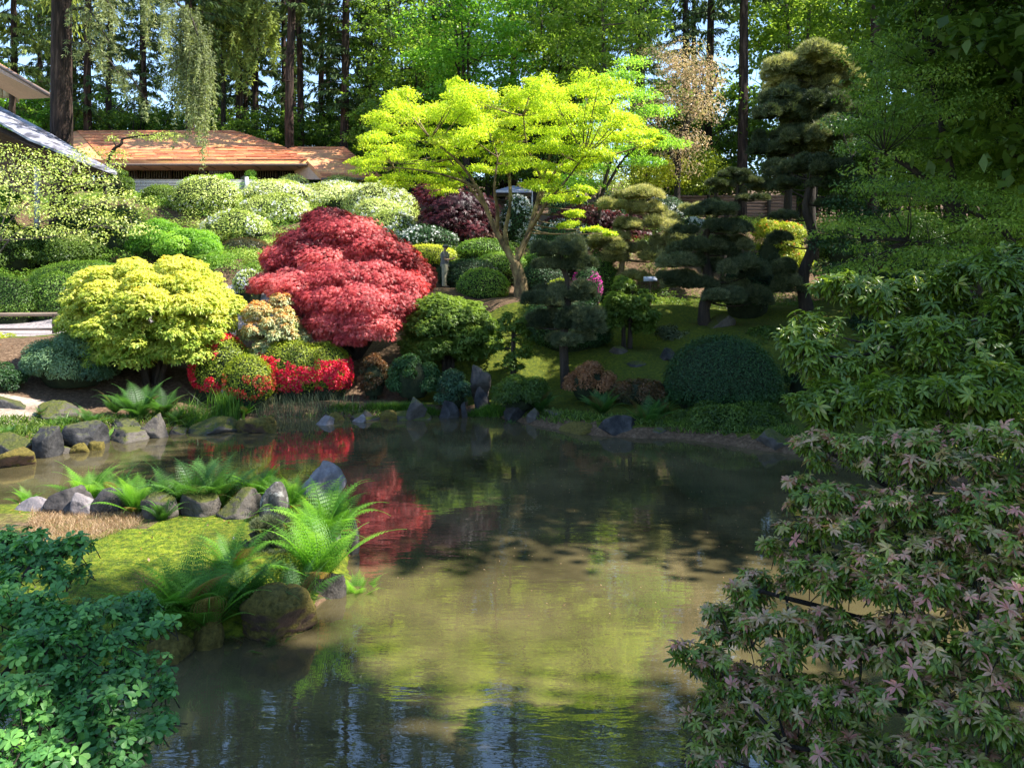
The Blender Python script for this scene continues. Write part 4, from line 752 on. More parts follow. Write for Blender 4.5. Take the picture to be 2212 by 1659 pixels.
laceleaf('purple_maple', 'dark purple laceleaf maple to the right of the yellow maple trunk', 37, [(1270, 475, 75, 34, 0), (1330, 490, 70, 34, .2), (1220, 485, 45, 30, .2), (1300, 515, 70, 26, -.4), (1390, 470, 25, 20, .5)], 'l_purple', (1300, 545, 37), .2, 520)

# clipped hedges and domes on the left slope
hg = 'clipped hedge mounds beside the path'
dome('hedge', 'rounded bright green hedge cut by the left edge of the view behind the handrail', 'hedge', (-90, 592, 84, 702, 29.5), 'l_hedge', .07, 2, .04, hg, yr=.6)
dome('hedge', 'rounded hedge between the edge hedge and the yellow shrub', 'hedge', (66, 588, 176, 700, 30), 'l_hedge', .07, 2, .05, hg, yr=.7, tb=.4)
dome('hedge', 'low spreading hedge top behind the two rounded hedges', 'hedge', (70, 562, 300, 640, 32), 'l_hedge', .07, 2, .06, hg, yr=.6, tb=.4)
# loose shrubs on the shady left slope
lg = 'leafy shrubs on the left slope'
for k, (bx, mt, tb, lab) in enumerate([((-60, 470, 120, 600, 34), 'l_green', .35, 'dark ivy-like shrub at the left edge above the hedge'), ((60, 480, 240, 600, 34.5), 'l_green', .45, 'dark shrub above the middle of the hedge'), ((200, 440, 330, 580, 35), 'l_green', .4, 'green shrub left above the yellow shrub'), ((280, 470, 420, 570, 34), 'l_bright', .35, 'fresh green shrub just above the yellow shrub'),
        ((330, 490, 480, 560, 33.5), 'l_bright', .5, 'bright leafy shrub above the right half of the yellow shrub'), ((430, 540, 520, 625, 32), 'l_bright', .45, 'bright green shrub at the right shoulder of the yellow shrub'), ((-60, 400, 60, 490, 36), 'l_bright', .4, 'yellow-green shrub at the left edge below the pavilion'), ((110, 420, 260, 520, 36), 'l_green', .3, 'shaded green shrub at the foot of the big reddish trunk'),
        ((225, 365, 290, 440, 42), 'l_green', .4, 'soft dark green shrub beside the pale roof tip'), ((300, 395, 390, 470, 42), 'l_green', .6, 'green shrub in front of the white slatted fence')]):
    billow('leafy_shrub', lab, 'shrub', bx, mt, .1, lg, 30, 1.3, tb=tb)
# low ground cover knitting the upper slope together
def cover(label, poly, n, mats, leaf=.09, hgt=.45):
    pl_ = [tuple(W(*p)[:2]) for p in poly]; A = np.array(pl_); q = R.uniform(A.min(0), A.max(0), (n * 3, 2)); q = q[pdist(q, pl_) < 0][:n]; zz = H(q[:, 0], q[:, 1]); mb = MB()
    for (x, y), z in zip(q, zz):
        r = R.uniform(.35, .8); P, Nn, D = shell((x, y, z), np.array([r, r, hgt * R.uniform(.5, 1.3)]), int(150 * r * r / .3), .6, .6, .0, .5); mb.leaves(P, Nn, D, leaf * R.uniform(.7, 1.4, len(P)), leaf * .45, LQ, np.clip(R.uniform(.2, .8) + .4 * (R.random(len(P)) - .5), 0, 1))
    o = mb.build('ground_cover', M[mats]); tag(o, label, 'ground cover'); return kind(o, 'stuff')
cover('mixed green ground cover filling the slope between the upper shrubs', [(-100, 600, 31), (300, 600, 31), (520, 620, 30.5), (900, 560, 33), (960, 500, 37), (900, 440, 45), (300, 420, 46), (-100, 420, 42)], 900, 'l_hedge')
cover('pale ground cover and low azaleas between the rounded rhododendrons', [(380, 540, 34), (560, 600, 31.5), (900, 540, 35.5), (920, 440, 44), (380, 410, 46)], 420, 'l_rhodo')
cover('shaded green ground cover on the slope behind the pines', [(960, 560, 33.5), (1250, 620, 31), (1500, 650, 31), (1700, 640, 32), (2000, 600, 34), (1900, 480, 46), (1300, 440, 45), (960, 460, 42)], 520, 'l_green')
dome('rhododendron_bush', 'pale rounded rhododendron below the fence, highest on the left', 'shrub', (375, 382, 520, 478, 41), 'l_rhodo', .1, 1.8, .1, fl=120, tb=.5)
rg = 'rounded rhododendrons on the upper slope'
for bx, mt, fl, tb, lab in [((525, 392, 670, 450, 44), 'l_rhodo', 90, .65, 'pale rhododendron hugging the canopy tent on its left'), ((530, 425, 662, 492, 41), 'l_rhodo', 190, .5, 'rounded rhododendron with white flowers left above the red maple top'), ((448, 462, 582, 526, 38.5), 'l_rhodo', 60, .35, 'olive rhododendron with a few white flowers left of the red maple'),
        ((655, 398, 800, 462, 44), 'l_rhodo', 330, .7, 'rhododendron thick with white flowers right above the red maple top'), ((740, 408, 900, 478, 43), 'l_rhodo', 420, .65, 'white-flowered rhododendron at the crest beside the purple maple'), ((760, 440, 880, 512, 40), 'l_rhodo', 160, .5, 'rhododendron with cream flowers right behind the red maple shoulder'),
        ((790, 462, 905, 530, 38), 'l_rhodo', 30, .3, 'olive green mound touching the right shoulder of the red maple'), ((858, 488, 978, 552, 36), 'l_dome', 110, .5, 'dark green mound sprinkled with white flowers behind the person'), ((600, 384, 660, 420, 47), 'l_rhodo', 0, .6, 'small round shrub under the hall corner'), ((700, 384, 765, 425, 47), 'l_rhodo', 0, .5, 'small reddish-tipped round shrub in front of the grey hall wall')]:
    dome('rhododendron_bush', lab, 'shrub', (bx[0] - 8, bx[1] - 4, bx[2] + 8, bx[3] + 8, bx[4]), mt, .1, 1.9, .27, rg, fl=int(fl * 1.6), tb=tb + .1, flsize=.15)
dome('azalea_mound', 'brownish green azalea mound left of the red maple', 'shrub', (470, 515, 590, 570, 35), 'l_bronze', .08, 1.8, .08, tb=.15)
dome('azalea_mound', 'olive azalea mound against the left side of the red maple', 'shrub', (505, 555, 600, 640, 32), 'l_azgold', .08, 1.8, .08, tb=.35)
dome('azalea_mound', 'small white-flecked mound at the left foot of the red maple', 'shrub', (505, 585, 570, 640, 30), 'l_rhodo', .08, 1.8, .08, tb=.4, fl=60)
for bx, tb, lab in [((380, 378, 440, 410, 46), .6, 'feathery yellow-green plant at the left end of the slatted fence'), ((440, 372, 520, 410, 46), .7, 'feathery yellow-green plant below the middle of the hall eave'), ((500, 352, 560, 400, 47), .8, 'upright yellow-green shrub standing against the dark hall window'), ((770, 398, 900, 425, 46), .6, 'feathery green plants under the lower hall roof')]:
    billow('feathery_shrub', lab, 'shrub', bx, 'l_bright', .13, 'feathery shrubs below the hall', 12, 1.2, wr=.18, tb=tb)
# mounds around the person and the maple trunk
mg = 'clipped mounds around the yellow maple trunk'
for bx, mt, tb, lab, tp in [((858, 528, 990, 580, 34.5), 'l_azgold', .6, 'sunlit yellow-green mound just left of the person', .2), ((940, 560, 1085, 625, 32.8), 'l_dome', .1, 'dark shaded clipped mound right behind the person', 0), ((985, 515, 1110, 562, 35), 'l_hedge', .35, 'rounded green mound above the dark shaded one', .2), ((1020, 545, 1140, 600, 33.5), 'l_hedge', .45, 'rounded mound immediately left of the maple trunk', .3),
        ((985, 580, 1100, 655, 31), 'l_hedge', .5, 'sunlit tufted mound at the foot of the maple trunk, left side', .2), ((1130, 530, 1260, 590, 34), 'l_hedge', .2, 'shaded green mound right of the maple trunk', .1), ((1120, 560, 1230, 640, 31.5), 'l_dome', .3, 'low dark mound behind the front pine crown', .1), ((1260, 540, 1330, 600, 33), 'l_hedge', .2, 'low green mound left of the cream-tipped pine', 0)]:
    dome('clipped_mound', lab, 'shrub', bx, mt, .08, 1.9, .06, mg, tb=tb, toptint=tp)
bg_ = 'blue-white flowering rhododendrons in shade'
for bx, fl, lab in [((1082, 425, 1160, 545, 38), 560, 'tall shaded rhododendron covered in bluish white flowers behind the forked trunk'), ((1150, 475, 1300, 560, 36.5), 420, 'shaded rhododendron with white flowers running down right of the trunk'), ((1180, 410, 1270, 450, 41), 200, 'white-flowered rhododendron peeping above the right purple maple'), ((1280, 415, 1360, 465, 41), 300, 'snowy rhododendron above the right end of the purple maple'), ((1385, 425, 1485, 490, 41), 320, 'white-flowered rhododendron in front of the reddish fence'), ((1470, 470, 1530, 505, 40), 90, 'small white-flowered shrub between the dark pines and the fence')]:
    dome('rhododendron_bush', lab, 'shrub', bx, 'l_dome', .1, 1.7, .1, bg_, fl=fl, tb=.6, flsize=.13)
# yellow shrub on several stems
def whorl_shrub(name, label, cat, box, mat, leaf, nb, nw, stems, tipt=.75, lowt=.2, br=.33, k=8, group=None, yr=.85, skirt=0):
    b, rx, ry, hh = bound(*box, yr); o = root(name, b, label, cat, group); c = MB(); t = MB(); nodes = []
    for e in stems: nodes += list(limb(t, [b + np.array([e[0] * .3, e[1] * .3, -.15]), b + np.array([e[0] * rx * .35, e[1] * ry * .35, hh * .35]), b + np.array([e[0] * rx * .6, e[1] * ry * .6, hh * .75])], .1, .03, 7)[3:])
    d = rdir(nb * 3); d = d[d[:, 2] > -.8][:nb]; ak = np.linspace(0, 6.28, skirt + 1)[:skirt]; d = np.vstack([d, np.stack([np.cos(ak) * .8, np.sin(ak) * .8, -.72 - .25 * R.random(skirt)], 1)]) if skirt else d; cen = []
    for dd in d:
        r = br * R.uniform(.7, 1.25) * min(rx, hh); k3 = np.array([rx, ry, hh * (.5 if dd[2] > 0 else .42)]); cc = b + np.array([0, 0, hh * .48]) + dd * np.maximum(k3 - r * .7, k3 * .3) * R.uniform(.78, 1.06); cen.append(cc)
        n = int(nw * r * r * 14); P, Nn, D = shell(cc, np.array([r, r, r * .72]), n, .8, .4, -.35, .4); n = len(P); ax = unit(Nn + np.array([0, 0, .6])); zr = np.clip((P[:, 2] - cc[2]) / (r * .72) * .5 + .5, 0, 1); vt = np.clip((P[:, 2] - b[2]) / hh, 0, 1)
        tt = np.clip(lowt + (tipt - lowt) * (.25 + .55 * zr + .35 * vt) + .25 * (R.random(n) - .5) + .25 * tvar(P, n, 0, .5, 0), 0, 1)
        for q in range(k):
            rad = unit(np.cross(ax, rdir(n))); el = R.uniform(-.9, .35, n)[:, None]; D = unit(rad + ax * el); c.leaves(P - ax * .02, unit(ax - D * el * .5), D, leaf * R.uniform(.7, 1.2, n), leaf * .36, LQ, np.clip(tt + .12 * el[:, 0], 0, 1))
    twigs(t, nodes, cen, .03, .01, .2, 4); t.build('stems', M['bark_dark'], o, b); c.build('foliage', M[mat], o, b); return o
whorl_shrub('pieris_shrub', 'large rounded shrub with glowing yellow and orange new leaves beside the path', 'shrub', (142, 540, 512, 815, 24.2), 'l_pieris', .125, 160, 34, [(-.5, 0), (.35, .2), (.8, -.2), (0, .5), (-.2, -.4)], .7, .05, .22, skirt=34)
whorl_shrub('pieris_shrub', 'pale grey-green shrub with orange tips at the lower left of the red maple', 'shrub', (512, 624, 664, 748, 25), 'l_pale', .1, 40, 60, [(-.5, 0), (.5, 0), (0, .4)], .85, .1)
whorl_shrub('pieris_shrub', 'dark green tree-like shrub with a lit yellow top edge, right of the red maple', 'shrub', (860, 622, 1076, 775, 26), 'l_green', .12, 60, 40, [(0, 0), (.3, .2), (-.3, 0)], .75, .15)
whorl_shrub('pieris_shrub', 'small slender green shrub tree between the stone and the tree-like shrub', 'shrub', (1062, 665, 1152, 800, 25), 'l_green', .11, 30, 40, [(0, 0), (.2, .2)], .7, .1)
whorl_shrub('shrub_tree', 'dark green shrub tree on two leaning stems in the shaded lawn', 'tree', (1288, 590, 1422, 745, 27), 'l_green', .12, 44, 36, [(-.4, 0), (.3, .1)], .8, .2)
for px, e in ((1350, -.5), (1372, .4)): pass
# azaleas and small bushes near the water
dome('azalea_bush', 'scarlet azalea under the right side of the yellow shrub, leftmost of the red azaleas', 'shrub', (412, 728, 548, 828, 24.3), 'l_azgold', .07, 2, .16, fl=2600, flmat='f_red', flsize=.11, tb=.3, flzone=lambda d: (d[:, 0] + .3 * d[:, 2] < .75))
dome('azalea_bush', 'small green azalea with coral flowers in front of the red azaleas', 'shrub', (482, 770, 592, 850, 23.4), 'l_azgold', .065, 2, .1, fl=700, flmat='f_coral', flsize=.1, tb=.35, flzone=lambda d: (d[:, 2] < .35))
dome('azalea_bush', 'rounded azalea with green crown and red flowered front, middle of the red azaleas', 'shrub', (548, 732, 706, 838, 24.6), 'l_azgold', .065, 2.2, .06, fl=3000, flmat='f_red', flsize=.11, tb=.45, flzone=lambda d: (d[:, 2] < .42 - .3 * d[:, 0]))
dome('azalea_bush', 'rounded azalea with dense crimson front, rightmost of the red azaleas', 'shrub', (636, 738, 760, 848, 24.9), 'l_azgold', .065, 2.2, .06, fl=3200, flmat='f_red', flsize=.11, tb=.3, flzone=lambda d: (d[:, 2] < .45))
billow('juniper_bush', 'wide flat-topped grey-green bush beside the gravel patch at the left', 'shrub', (55, 712, 260, 832, 23.4), 'l_bluegreen', .09, None, 40, 1.6, .3, tb=.5, low=.35, wr=.3, tip=.35)
billow('leafy_shrub', 'small dark bush cut by the left edge above the shore rocks', 'shrub', (-50, 782, 52, 858, 22.4), 'l_dark', .08, lg, 16, 1.6, tb=.45)
billow('leafy_shrub', 'small orange-tinged bush by the path at the left edge', 'shrub', (-40, 712, 46, 778, 25.5), 'l_azgold', .08, lg, 14, 1.5, tb=.6, tip=.4)
sg = 'small rounded shrubs along the far bank'
for bx, mt, tb, lab, f_ in [((772, 760, 842, 815, 24.6), 'l_bronze', .3, 'small reddish-tipped shrub right of the crimson azalea', billow), ((838, 752, 946, 842, 24.2), 'l_dome', .6, 'dark rounded shrub left of the tall standing stone', billow), ((938, 796, 1016, 848, 23.6), 'l_bluegreen', .1, 'low dark bluish shrub at the foot of the standing stone', billow), ((1058, 806, 1192, 878, 22.8), 'l_green', .35, 'spreading green shrub right of the standing stone', billow),
        ((1218, 775, 1330, 868, 23.2), 'l_bronze', .75, 'rusty orange-brown shrub in front of the front pine trunk', billow), ((1312, 815, 1442, 875, 22.8), 'l_bronze', .2, 'low dark reddish shrub left of the great clipped dome', billow), ((1445, 858, 1712, 962, 20.9), 'l_green', .3, 'low broad green azalea hedge below the great clipped dome', billow)]:
    f_('low_shrub', lab, 'shrub', bx, mt, .075, group=sg, tb=tb, nb=26, dens=1.8, tip=.3)
dome('clipped_dome', 'great smooth dark green clipped dome above the right shore', 'shrub', (1436, 726, 1684, 885, 22.6), 'l_dome', .06, 2.4, .015, tb=.5, low=.3, yr=.95, jit=.6)
dome('clipped_dome', 'dark clipped dome half hidden behind the front pine', 'shrub', (1118, 632, 1320, 760, 28), 'l_dome', .07, 2, .04, tb=.45, low=.3)
dome('clipped_dome', 'blue-black clipped dome at the right side of the big dark pine', 'shrub', (1560, 545, 1668, 680, 31), 'l_dome', .08, 2, .03, tb=.2)
dome('azalea_mound', 'magenta flowering azalea between the pine crowns', 'shrub', (1236, 572, 1300, 612, 30.5), 'l_dome', .07, 1.8, .08, fl=520, flmat='f_magenta', flsize=.1, tb=.5)
billow('azalea_mound', 'yellow-green azalea with orange flowers at the right below the fence', 'shrub', (1615, 462, 1750, 560, 36), 'l_azgold', .09, None, 26, 1.5, fl=150, flmat='f_orange', tb=.6)
for bx, mt, tb, lab in [((1600, 700, 1700, 780, 27), 'l_green', .35, 'green shrub behind the right shoulder of the great dome'), ((1410, 700, 1500, 745, 28), 'l_pine', .5, 'low dark spreading shrub on the shaded lawn'), ((1690, 720, 1800, 900, 23), 'l_dark', .4, 'dark shrub right of the great dome'), ((1760, 470, 1900, 600, 38), 'l_green', .35, 'green shrub right of the straight black pine trunk'), ((1880, 450, 2060, 600, 38), 'l_green', .3, 'green shrub on the far slope below the dark maples'), ((2040, 440, 2260, 610, 37), 'l_green', .4, 'green shrub on the far slope at the right edge'), ((1780, 560, 1900, 660, 33), 'l_dark', .4, 'dark low shrub beside the straight pine trunk'), ((1900, 560, 2080, 680, 33), 'l_green', .3, 'shaded shrub above the crest of the foreground shrub'), ((2080, 550, 2280, 690, 32), 'l_green', .3, 'shaded shrub behind the top right of the foreground shrub'), ((1820, 600, 2000, 760, 28), 'l_dark', .3, 'dark shrub behind the foreground shrub'), ((2000, 600, 2260, 800, 26), 'l_dark', .3, 'dark shrub at the right edge behind the foreground shrub'), ((1180, 600, 1240, 650, 30.5), 'l_azgold', .5, 'little yellow shrub behind the front pine trunk'),
        ((2240, 820, 2500, 1080, 15), 'l_bright', .5, 'bright shrub on the right bank seen through the foreground shrub')]:
    billow('leafy_shrub', lab, 'shrub', bx, mt, .1, 'shrubs in the shaded right half of the garden', 22, 1.2, tb=tb)
# pines
pine('pine_tree', 'front cloud-pruned pine with a slender bare trunk on the shaded lawn', 'tree', [(1222, 802, 0), (1221, 740, 0), (1217, 670, .1), (1212, 610, 0), (1210, 570, 0)], [(1210, 545, 55, 20), (1180, 572, 45, 14), (1250, 570, 45, 16), (1225, 525, 30, 10), (1170, 655, 45, 20), (1225, 640, 60, 22), (1275, 635, 45, 22), (1190, 700, 50, 22), (1250, 700, 55, 24), (1295, 690, 35, 18), (1210, 735, 55, 12), (1150, 700, 25, 14)], 24.8, tr=(.16, .07), dens=420)
pine('pine_tree', 'pale cream-tipped pine lit by the sun, behind the shaded shrub tree', 'tree', [(1335, 610, 0), (1345, 560, 0), (1352, 500, 0), (1356, 460, 0), (1362, 440, 0)], [(1380, 425, 50, 14), (1325, 445, 40, 12), (1395, 455, 45, 14), (1370, 490, 40, 14), (1430, 490, 45, 20), (1450, 520, 45, 24), (1320, 515, 45, 12), (1360, 540, 45, 14), (1280, 530, 35, 9), (1330, 560, 40, 12), (1400, 560, 45, 18), (1290, 605, 40, 11), (1350, 600, 45, 12), (1440, 560, 40, 20), (1500, 460, 35, 12)], 33, 'l_pinepale', (.14, .06), bark='bark_mossy', L=.17, w=.022, dens=260)
pine('pine_tree', 'big dark pine with broad layered pads at the centre right', 'tree', [(1522, 715, 0), (1518, 670, 0), (1525, 620, 0), (1530, 570, 0), (1538, 520, 0), (1545, 470, 0)], [(1520, 460, 50, 14), (1560, 450, 40, 12), (1480, 500, 30, 10), (1550, 495, 55, 16), (1600, 500, 40, 14), (1510, 535, 60, 18), (1580, 540, 60, 20), (1480, 570, 60, 20), (1560, 580, 70, 22), (1620, 590, 40, 20), (1500, 610, 70, 20), (1590, 630, 60, 20), (1540, 645, 60, 18), (1440, 600, 30, 12), (1630, 650, 36, 14)], 28.5, tr=(.24, .1), dens=330)
pine('pine_tree', 'small bonsai-like dark pine top above the big dark pine', 'tree', [(1560, 560, 0), (1572, 480, 0), (1590, 440, 0), (1598, 405, 0), (1585, 392, 0)], [(1585, 378, 32, 9), (1610, 395, 30, 8), (1562, 398, 30, 8), (1560, 412, 20, 8), (1625, 430, 28, 6), (1545, 440, 20, 6), (1590, 415, 20, 6)], 34, tr=(.14, .05), dens=420)
pine('pine_tree', 'tall dark pine with a straight black trunk, right of the sky gap', 'tree', [(1742, 668, 0), (1742, 600, 0), (1745, 520, 0), (1748, 450, 0), (1750, 400, 0)], [(1750, 360, 45, 20), (1710, 370, 40, 16), (1790, 370, 45, 18), (1700, 400, 35, 12), (1780, 400, 40, 12), (1800, 440, 40, 12), (1690, 470, 30, 10), (1690, 520, 30, 14), (1700, 620, 45, 20), (1680, 580, 40, 20)], 30, tr=(.26, .1), dens=330)
pine('pine_tree', 'tall pine with a sunlit pale dome-shaped crown against the sky', 'tree', [(1760, 560, 0), (1750, 440, 0), (1745, 330, 0), (1750, 240, 0), (1755, 180, 0)], [(1750, 132, 62, 24), (1800, 150, 45, 21), (1700, 152, 45, 21), (1750, 165, 80, 24), (1690, 190, 40, 18), (1820, 180, 40, 21), (1760, 200, 60, 21)], 38, 'l_pinepale', (.22, .1), L=.24, w=.035, dens=190)
pine('pine_tree', 'dark lower pine with stacked needle layers below the pale dome crown', 'tree', [(1700, 540, 0), (1700, 440, 0), (1705, 330, 0), (1712, 250, 0), (1718, 225, 0)], [(1690, 215, 40, 18), (1740, 225, 50, 21), (1790, 230, 50, 24), (1670, 245, 40, 18), (1720, 265, 50, 21), (1680, 290, 45, 18), (1770, 270, 50, 24), (1660, 325, 40, 15), (1720, 330, 50, 21), (1790, 320, 50, 27), (1690, 370, 45, 18), (1660, 400, 40, 15), (1740, 300, 50, 21), (1800, 280, 40, 21), (1830, 250, 40, 21)], 37, 'l_pine', (.22, .08), L=.24, w=.035, dens=190)
# pink-brown blossom tree, and pale yellow-green trees on the crest
def px_tree(name, label, cat, d, stems, pads, mat, leaf=.14, wr=.5, dens=110, bark='bark_dark', r0=.12, tb=.5, flat=True, group=None, jit=.6, dz=1.5, reps=2, twd=.02, up=1.1, tmpl=LQ, droop=.15, pj=5):
    T = [[W(px, py, d + dd) for px, py, dd in s] for s in stems]; b = T[0][0].copy(); b[2] = h1(b[0], b[1]); o = root(name, b, label, cat, group); t = MB(); c = MB(); nodes = []; cen = []
    for s in T:
        if s is T[0] or np.linalg.norm(s[0] - T[0][0]) < .3: s[0] = b - np.array([0, 0, .15])
        nodes += list(limb(t, s, r0 if s is T[0] else r0 * .7, r0 * .22, 7))
    for px, py, rx, rz in pads:
        for rep in range(reps):
            p = W(px + R.normal(0, pj), py + R.normal(0, pj * .9), d + R.uniform(-dz, dz)); r = np.array([rx, rx * .9, rz]) * S(d); cen.append(p); n = int(dens * r[0] * (r[1] + r[2]) * 2 + 20)
            if flat: pad_leaves(c, p, r, n, leaf, wr, tmpl, up, jit, tb, droop)
            else:
                P, Nn, D = shell(p, r, n, .5, .7, -.9, .7); c.leaves(P, Nn, unit(D + np.array([0, 0, -droop])), leaf * R.uniform(.6, 1.3, len(P)), leaf * wr, tmpl, tvar(P, len(P), tb, .4, .5))
    twigs(t, nodes, cen, twd, .006, .2, 3); t.build('trunk', M[bark], o, b); c.build('crown', M[mat], o, b); return o
px_tree('blossom_tree', 'tree with faded pinkish brown blossom haze right of the yellow maple', 'tree', 42, [[(1460, 440, 0), (1465, 360, 0), (1475, 280, 0), (1500, 220, 0), (1520, 160, 0)], [(1465, 360, 0), (1430, 290, 0), (1410, 220, 0)], [(1475, 280, 0), (1530, 210, 0), (1550, 160, 0)]],
        [(1470, 125, 55, 28), (1520, 140, 45, 28), (1430, 150, 45, 28), (1480, 180, 60, 32), (1540, 185, 35, 30), (1410, 200, 45, 30), (1460, 235, 60, 34), (1520, 235, 50, 32), (1400, 255, 40, 26), (1440, 295, 50, 30), (1500, 290, 45, 34), (1470, 335, 40, 26), (1420, 110, 30, 18), (1380, 300, 40, 18)], 'l_blossom', .13, .4, 85, pj=16, flat=False, r0=.2, dz=1.4, droop=.3, tb=.45)
px_tree('crest_tree', 'low yellow-green tree on the crest below the blossom tree', 'tree', 43, [[(1400, 440, 0), (1400, 400, 0), (1395, 370, 0)], [(1400, 440, 0), (1440, 400, 0), (1460, 370, 0)]], [(1350, 370, 45, 22), (1400, 360, 50, 24), (1450, 360, 45, 22), (1380, 395, 50, 18), (1440, 390, 50, 18), (1310, 390, 40, 16)], 'l_azgold', .14, .5, 110, flat=False, tb=.7)
px_tree('crest_tree', 'low green-gold tree on the crest left of the dark conifer trunk', 'tree', 44, [[(1530, 440, 0), (1530, 400, 0), (1525, 370, 0)]], [(1500, 375, 40, 26), (1550, 370, 40, 28), (1530, 350, 35, 20), (1510, 405, 45, 18), (1570, 395, 35, 22)], 'l_azgold', .14, .5, 110, flat=False, tb=.45)
px_tree('crest_tree', 'grey-green small tree with forked stem right of the yellow maple trunk', 'tree', 40, [[(1290, 460, 0), (1292, 420, 0), (1275, 390, 0)], [(1290, 460, 0), (1300, 415, 0), (1330, 385, 0)]], [(1260, 375, 36, 18), (1300, 370, 40, 18), (1330, 395, 35, 16), (1260, 400, 35, 14), (1180, 420, 25, 20)], 'l_rhodo', .12, .5, 100, flat=False, tb=.4)
px_tree('japanese_maple', 'green maple boughs reaching up right behind the yellow maple', 'tree', 36, [[(1290, 520, 0), (1300, 420, 0), (1330, 320, 0), (1370, 220, 0)], [(1300, 420, 0), (1360, 330, 0), (1440, 290, 0)]], [(1290, 180, 50, 12), (1340, 165, 55, 12), (1370, 130, 40, 10), (1300, 225, 50, 12), (1370, 200, 55, 12), (1420, 240, 50, 10), (1330, 255, 60, 12), (1400, 290, 60, 11), (1450, 310, 45, 9), (1340, 320, 60, 12), (1390, 340, 50, 10), (1290, 360, 50, 10), (1230, 380, 60, 12), (1270, 400, 50, 10)], 'l_bright', .13, .5, 130, tb=.6, r0=.12)
# dark maples filling the right side
rm = 'layered green maples on the right bank'
px_tree('green_maple', 'big dark green layered maple filling the upper right of the view', 'tree', 21, [[(2120, 820, 0), (2110, 640, 0), (2080, 480, 0), (2040, 300, 0), (2000, 120, 0)], [(2110, 640, 0), (2160, 460, 0), (2200, 260, 0)], [(2080, 480, 0), (1990, 380, 0), (1910, 330, 0)]],
        [(1900, 120, 60, 15), (1970, 90, 70, 16), (2060, 70, 80, 16), (2150, 90, 80, 18), (1880, 170, 50, 14), (1960, 160, 80, 16), (2060, 150, 90, 18), (2170, 170, 90, 18), (1900, 220, 70, 15), (1990, 225, 80, 16), (2090, 230, 90, 18), (2190, 240, 80, 18), (1870, 280, 50, 14), (1950, 290, 80, 16), (2050, 300, 90, 18), (2150, 310, 90, 18), (1880, 340, 60, 14), (1970, 350, 80, 16), (2070, 370, 90, 16), (2170, 380, 90, 16),
         (2000, 20, 80, 16), (2120, 10, 90, 18), (2200, 40, 60, 18), (1950, -40, 80, 16), (2080, -60, 90, 18), (2230, -60, 90, 18), (2000, -120, 90, 18), (2150, -140, 90, 18), (2260, 150, 60, 20), (2280, 300, 60, 20)], 'l_maplegreen', .1, .5, 105, r0=.2, tb=.5, dz=2.6, reps=5, flat=False, droop=.5, pj=26, group=rm)
px_tree('green_maple', 'lower spreading green maple boughs above the foreground shrub at the right', 'tree', 18, [[(2260, 700, 0), (2200, 560, 0), (2120, 470, 0), (2020, 430, 0)], [(2200, 560, 0), (2080, 540, 0), (1960, 520, 0)]],
        [(1880, 400, 60, 12), (1970, 410, 80, 14), (2070, 430, 90, 14), (2170, 440, 90, 15), (1820, 490, 50, 11), (1900, 480, 70, 13), (1990, 490, 80, 14), (2090, 500, 90, 14), (2190, 510, 80, 15), (1880, 545, 50, 10), (1960, 550, 80, 12), (2060, 560, 90, 12), (2160, 570, 90, 12), (2260, 470, 70, 16), (1850, 580, 40, 8), (1810, 620, 35, 8)], 'l_maplegreen', .09, .5, 140, r0=.12, tb=.55, dz=2.2, reps=4, flat=False, droop=.45, pj=20, group=rm)
px_tree('green_maple', 'shaded understorey maple between the dark pine trunk and the boughs on the right', 'tree', 31, [[(1880, 640, 0), (1870, 540, 0), (1850, 440, 0), (1840, 340, 0)], [(1870, 540, 0), (1930, 440, 0), (1990, 380, 0)]],
        [(1820, 260, 50, 18), (1850, 320, 60, 20), (1820, 380, 50, 18), (1880, 400, 60, 20), (1830, 440, 50, 18), (1880, 470, 60, 20), (1800, 500, 50, 18), (1850, 540, 60, 20), (1930, 500, 60, 20), (1990, 560, 60, 20), (1950, 600, 60, 20), (1870, 600, 50, 18), (2050, 600, 70, 20), (1790, 580, 40, 18), (1770, 520, 40, 16)], 'l_dark', .13, .55, 110, r0=.16, tb=.5, dz=2.5, reps=2, flat=False, group=rm)
# thin-twigged pale-leaved shrub at the upper left
px_tree('witch_hazel', 'open shrub with thin arching twigs and pale fresh leaves in front of the left pavilion', 'shrub', 30, [[(-40, 600, 0), (0, 520, 0), (60, 440, 0), (150, 380, 0)], [(-40, 600, 0), (40, 500, 0), (130, 470, 0), (240, 430, 0)], [(-40, 600, 0), (10, 470, 0), (40, 380, 0)], [(0, 520, 0), (120, 510, 0), (280, 470, 0)], [(60, 440, 0), (160, 400, 0), (260, 400, 0)]],
        [(20, 335, 45, 27), (90, 345, 50, 23), (150, 350, 50, 23), (60, 375, 60, 23), (140, 385, 60, 23), (210, 390, 50, 20), (30, 410, 55, 23), (110, 420, 60, 23), (190, 430, 60, 20), (260, 425, 50, 20), (310, 440, 30, 18), (40, 450, 55, 20), (120, 460, 60, 20), (220, 470, 60, 20), (290, 490, 50, 18), (40, 500, 50, 18), (130, 500, 60, 18), (200, 510, 40, 18), (-20, 380, 40, 23), (-20, 450, 40, 23), (250, 350, 25, 18), (180, 330, 30, 18)], 'l_rhodo', .1, .6, 36, tb=.6, r0=.05, dz=1.6, twd=.016, bark='bark_grey', flat=False, reps=3)
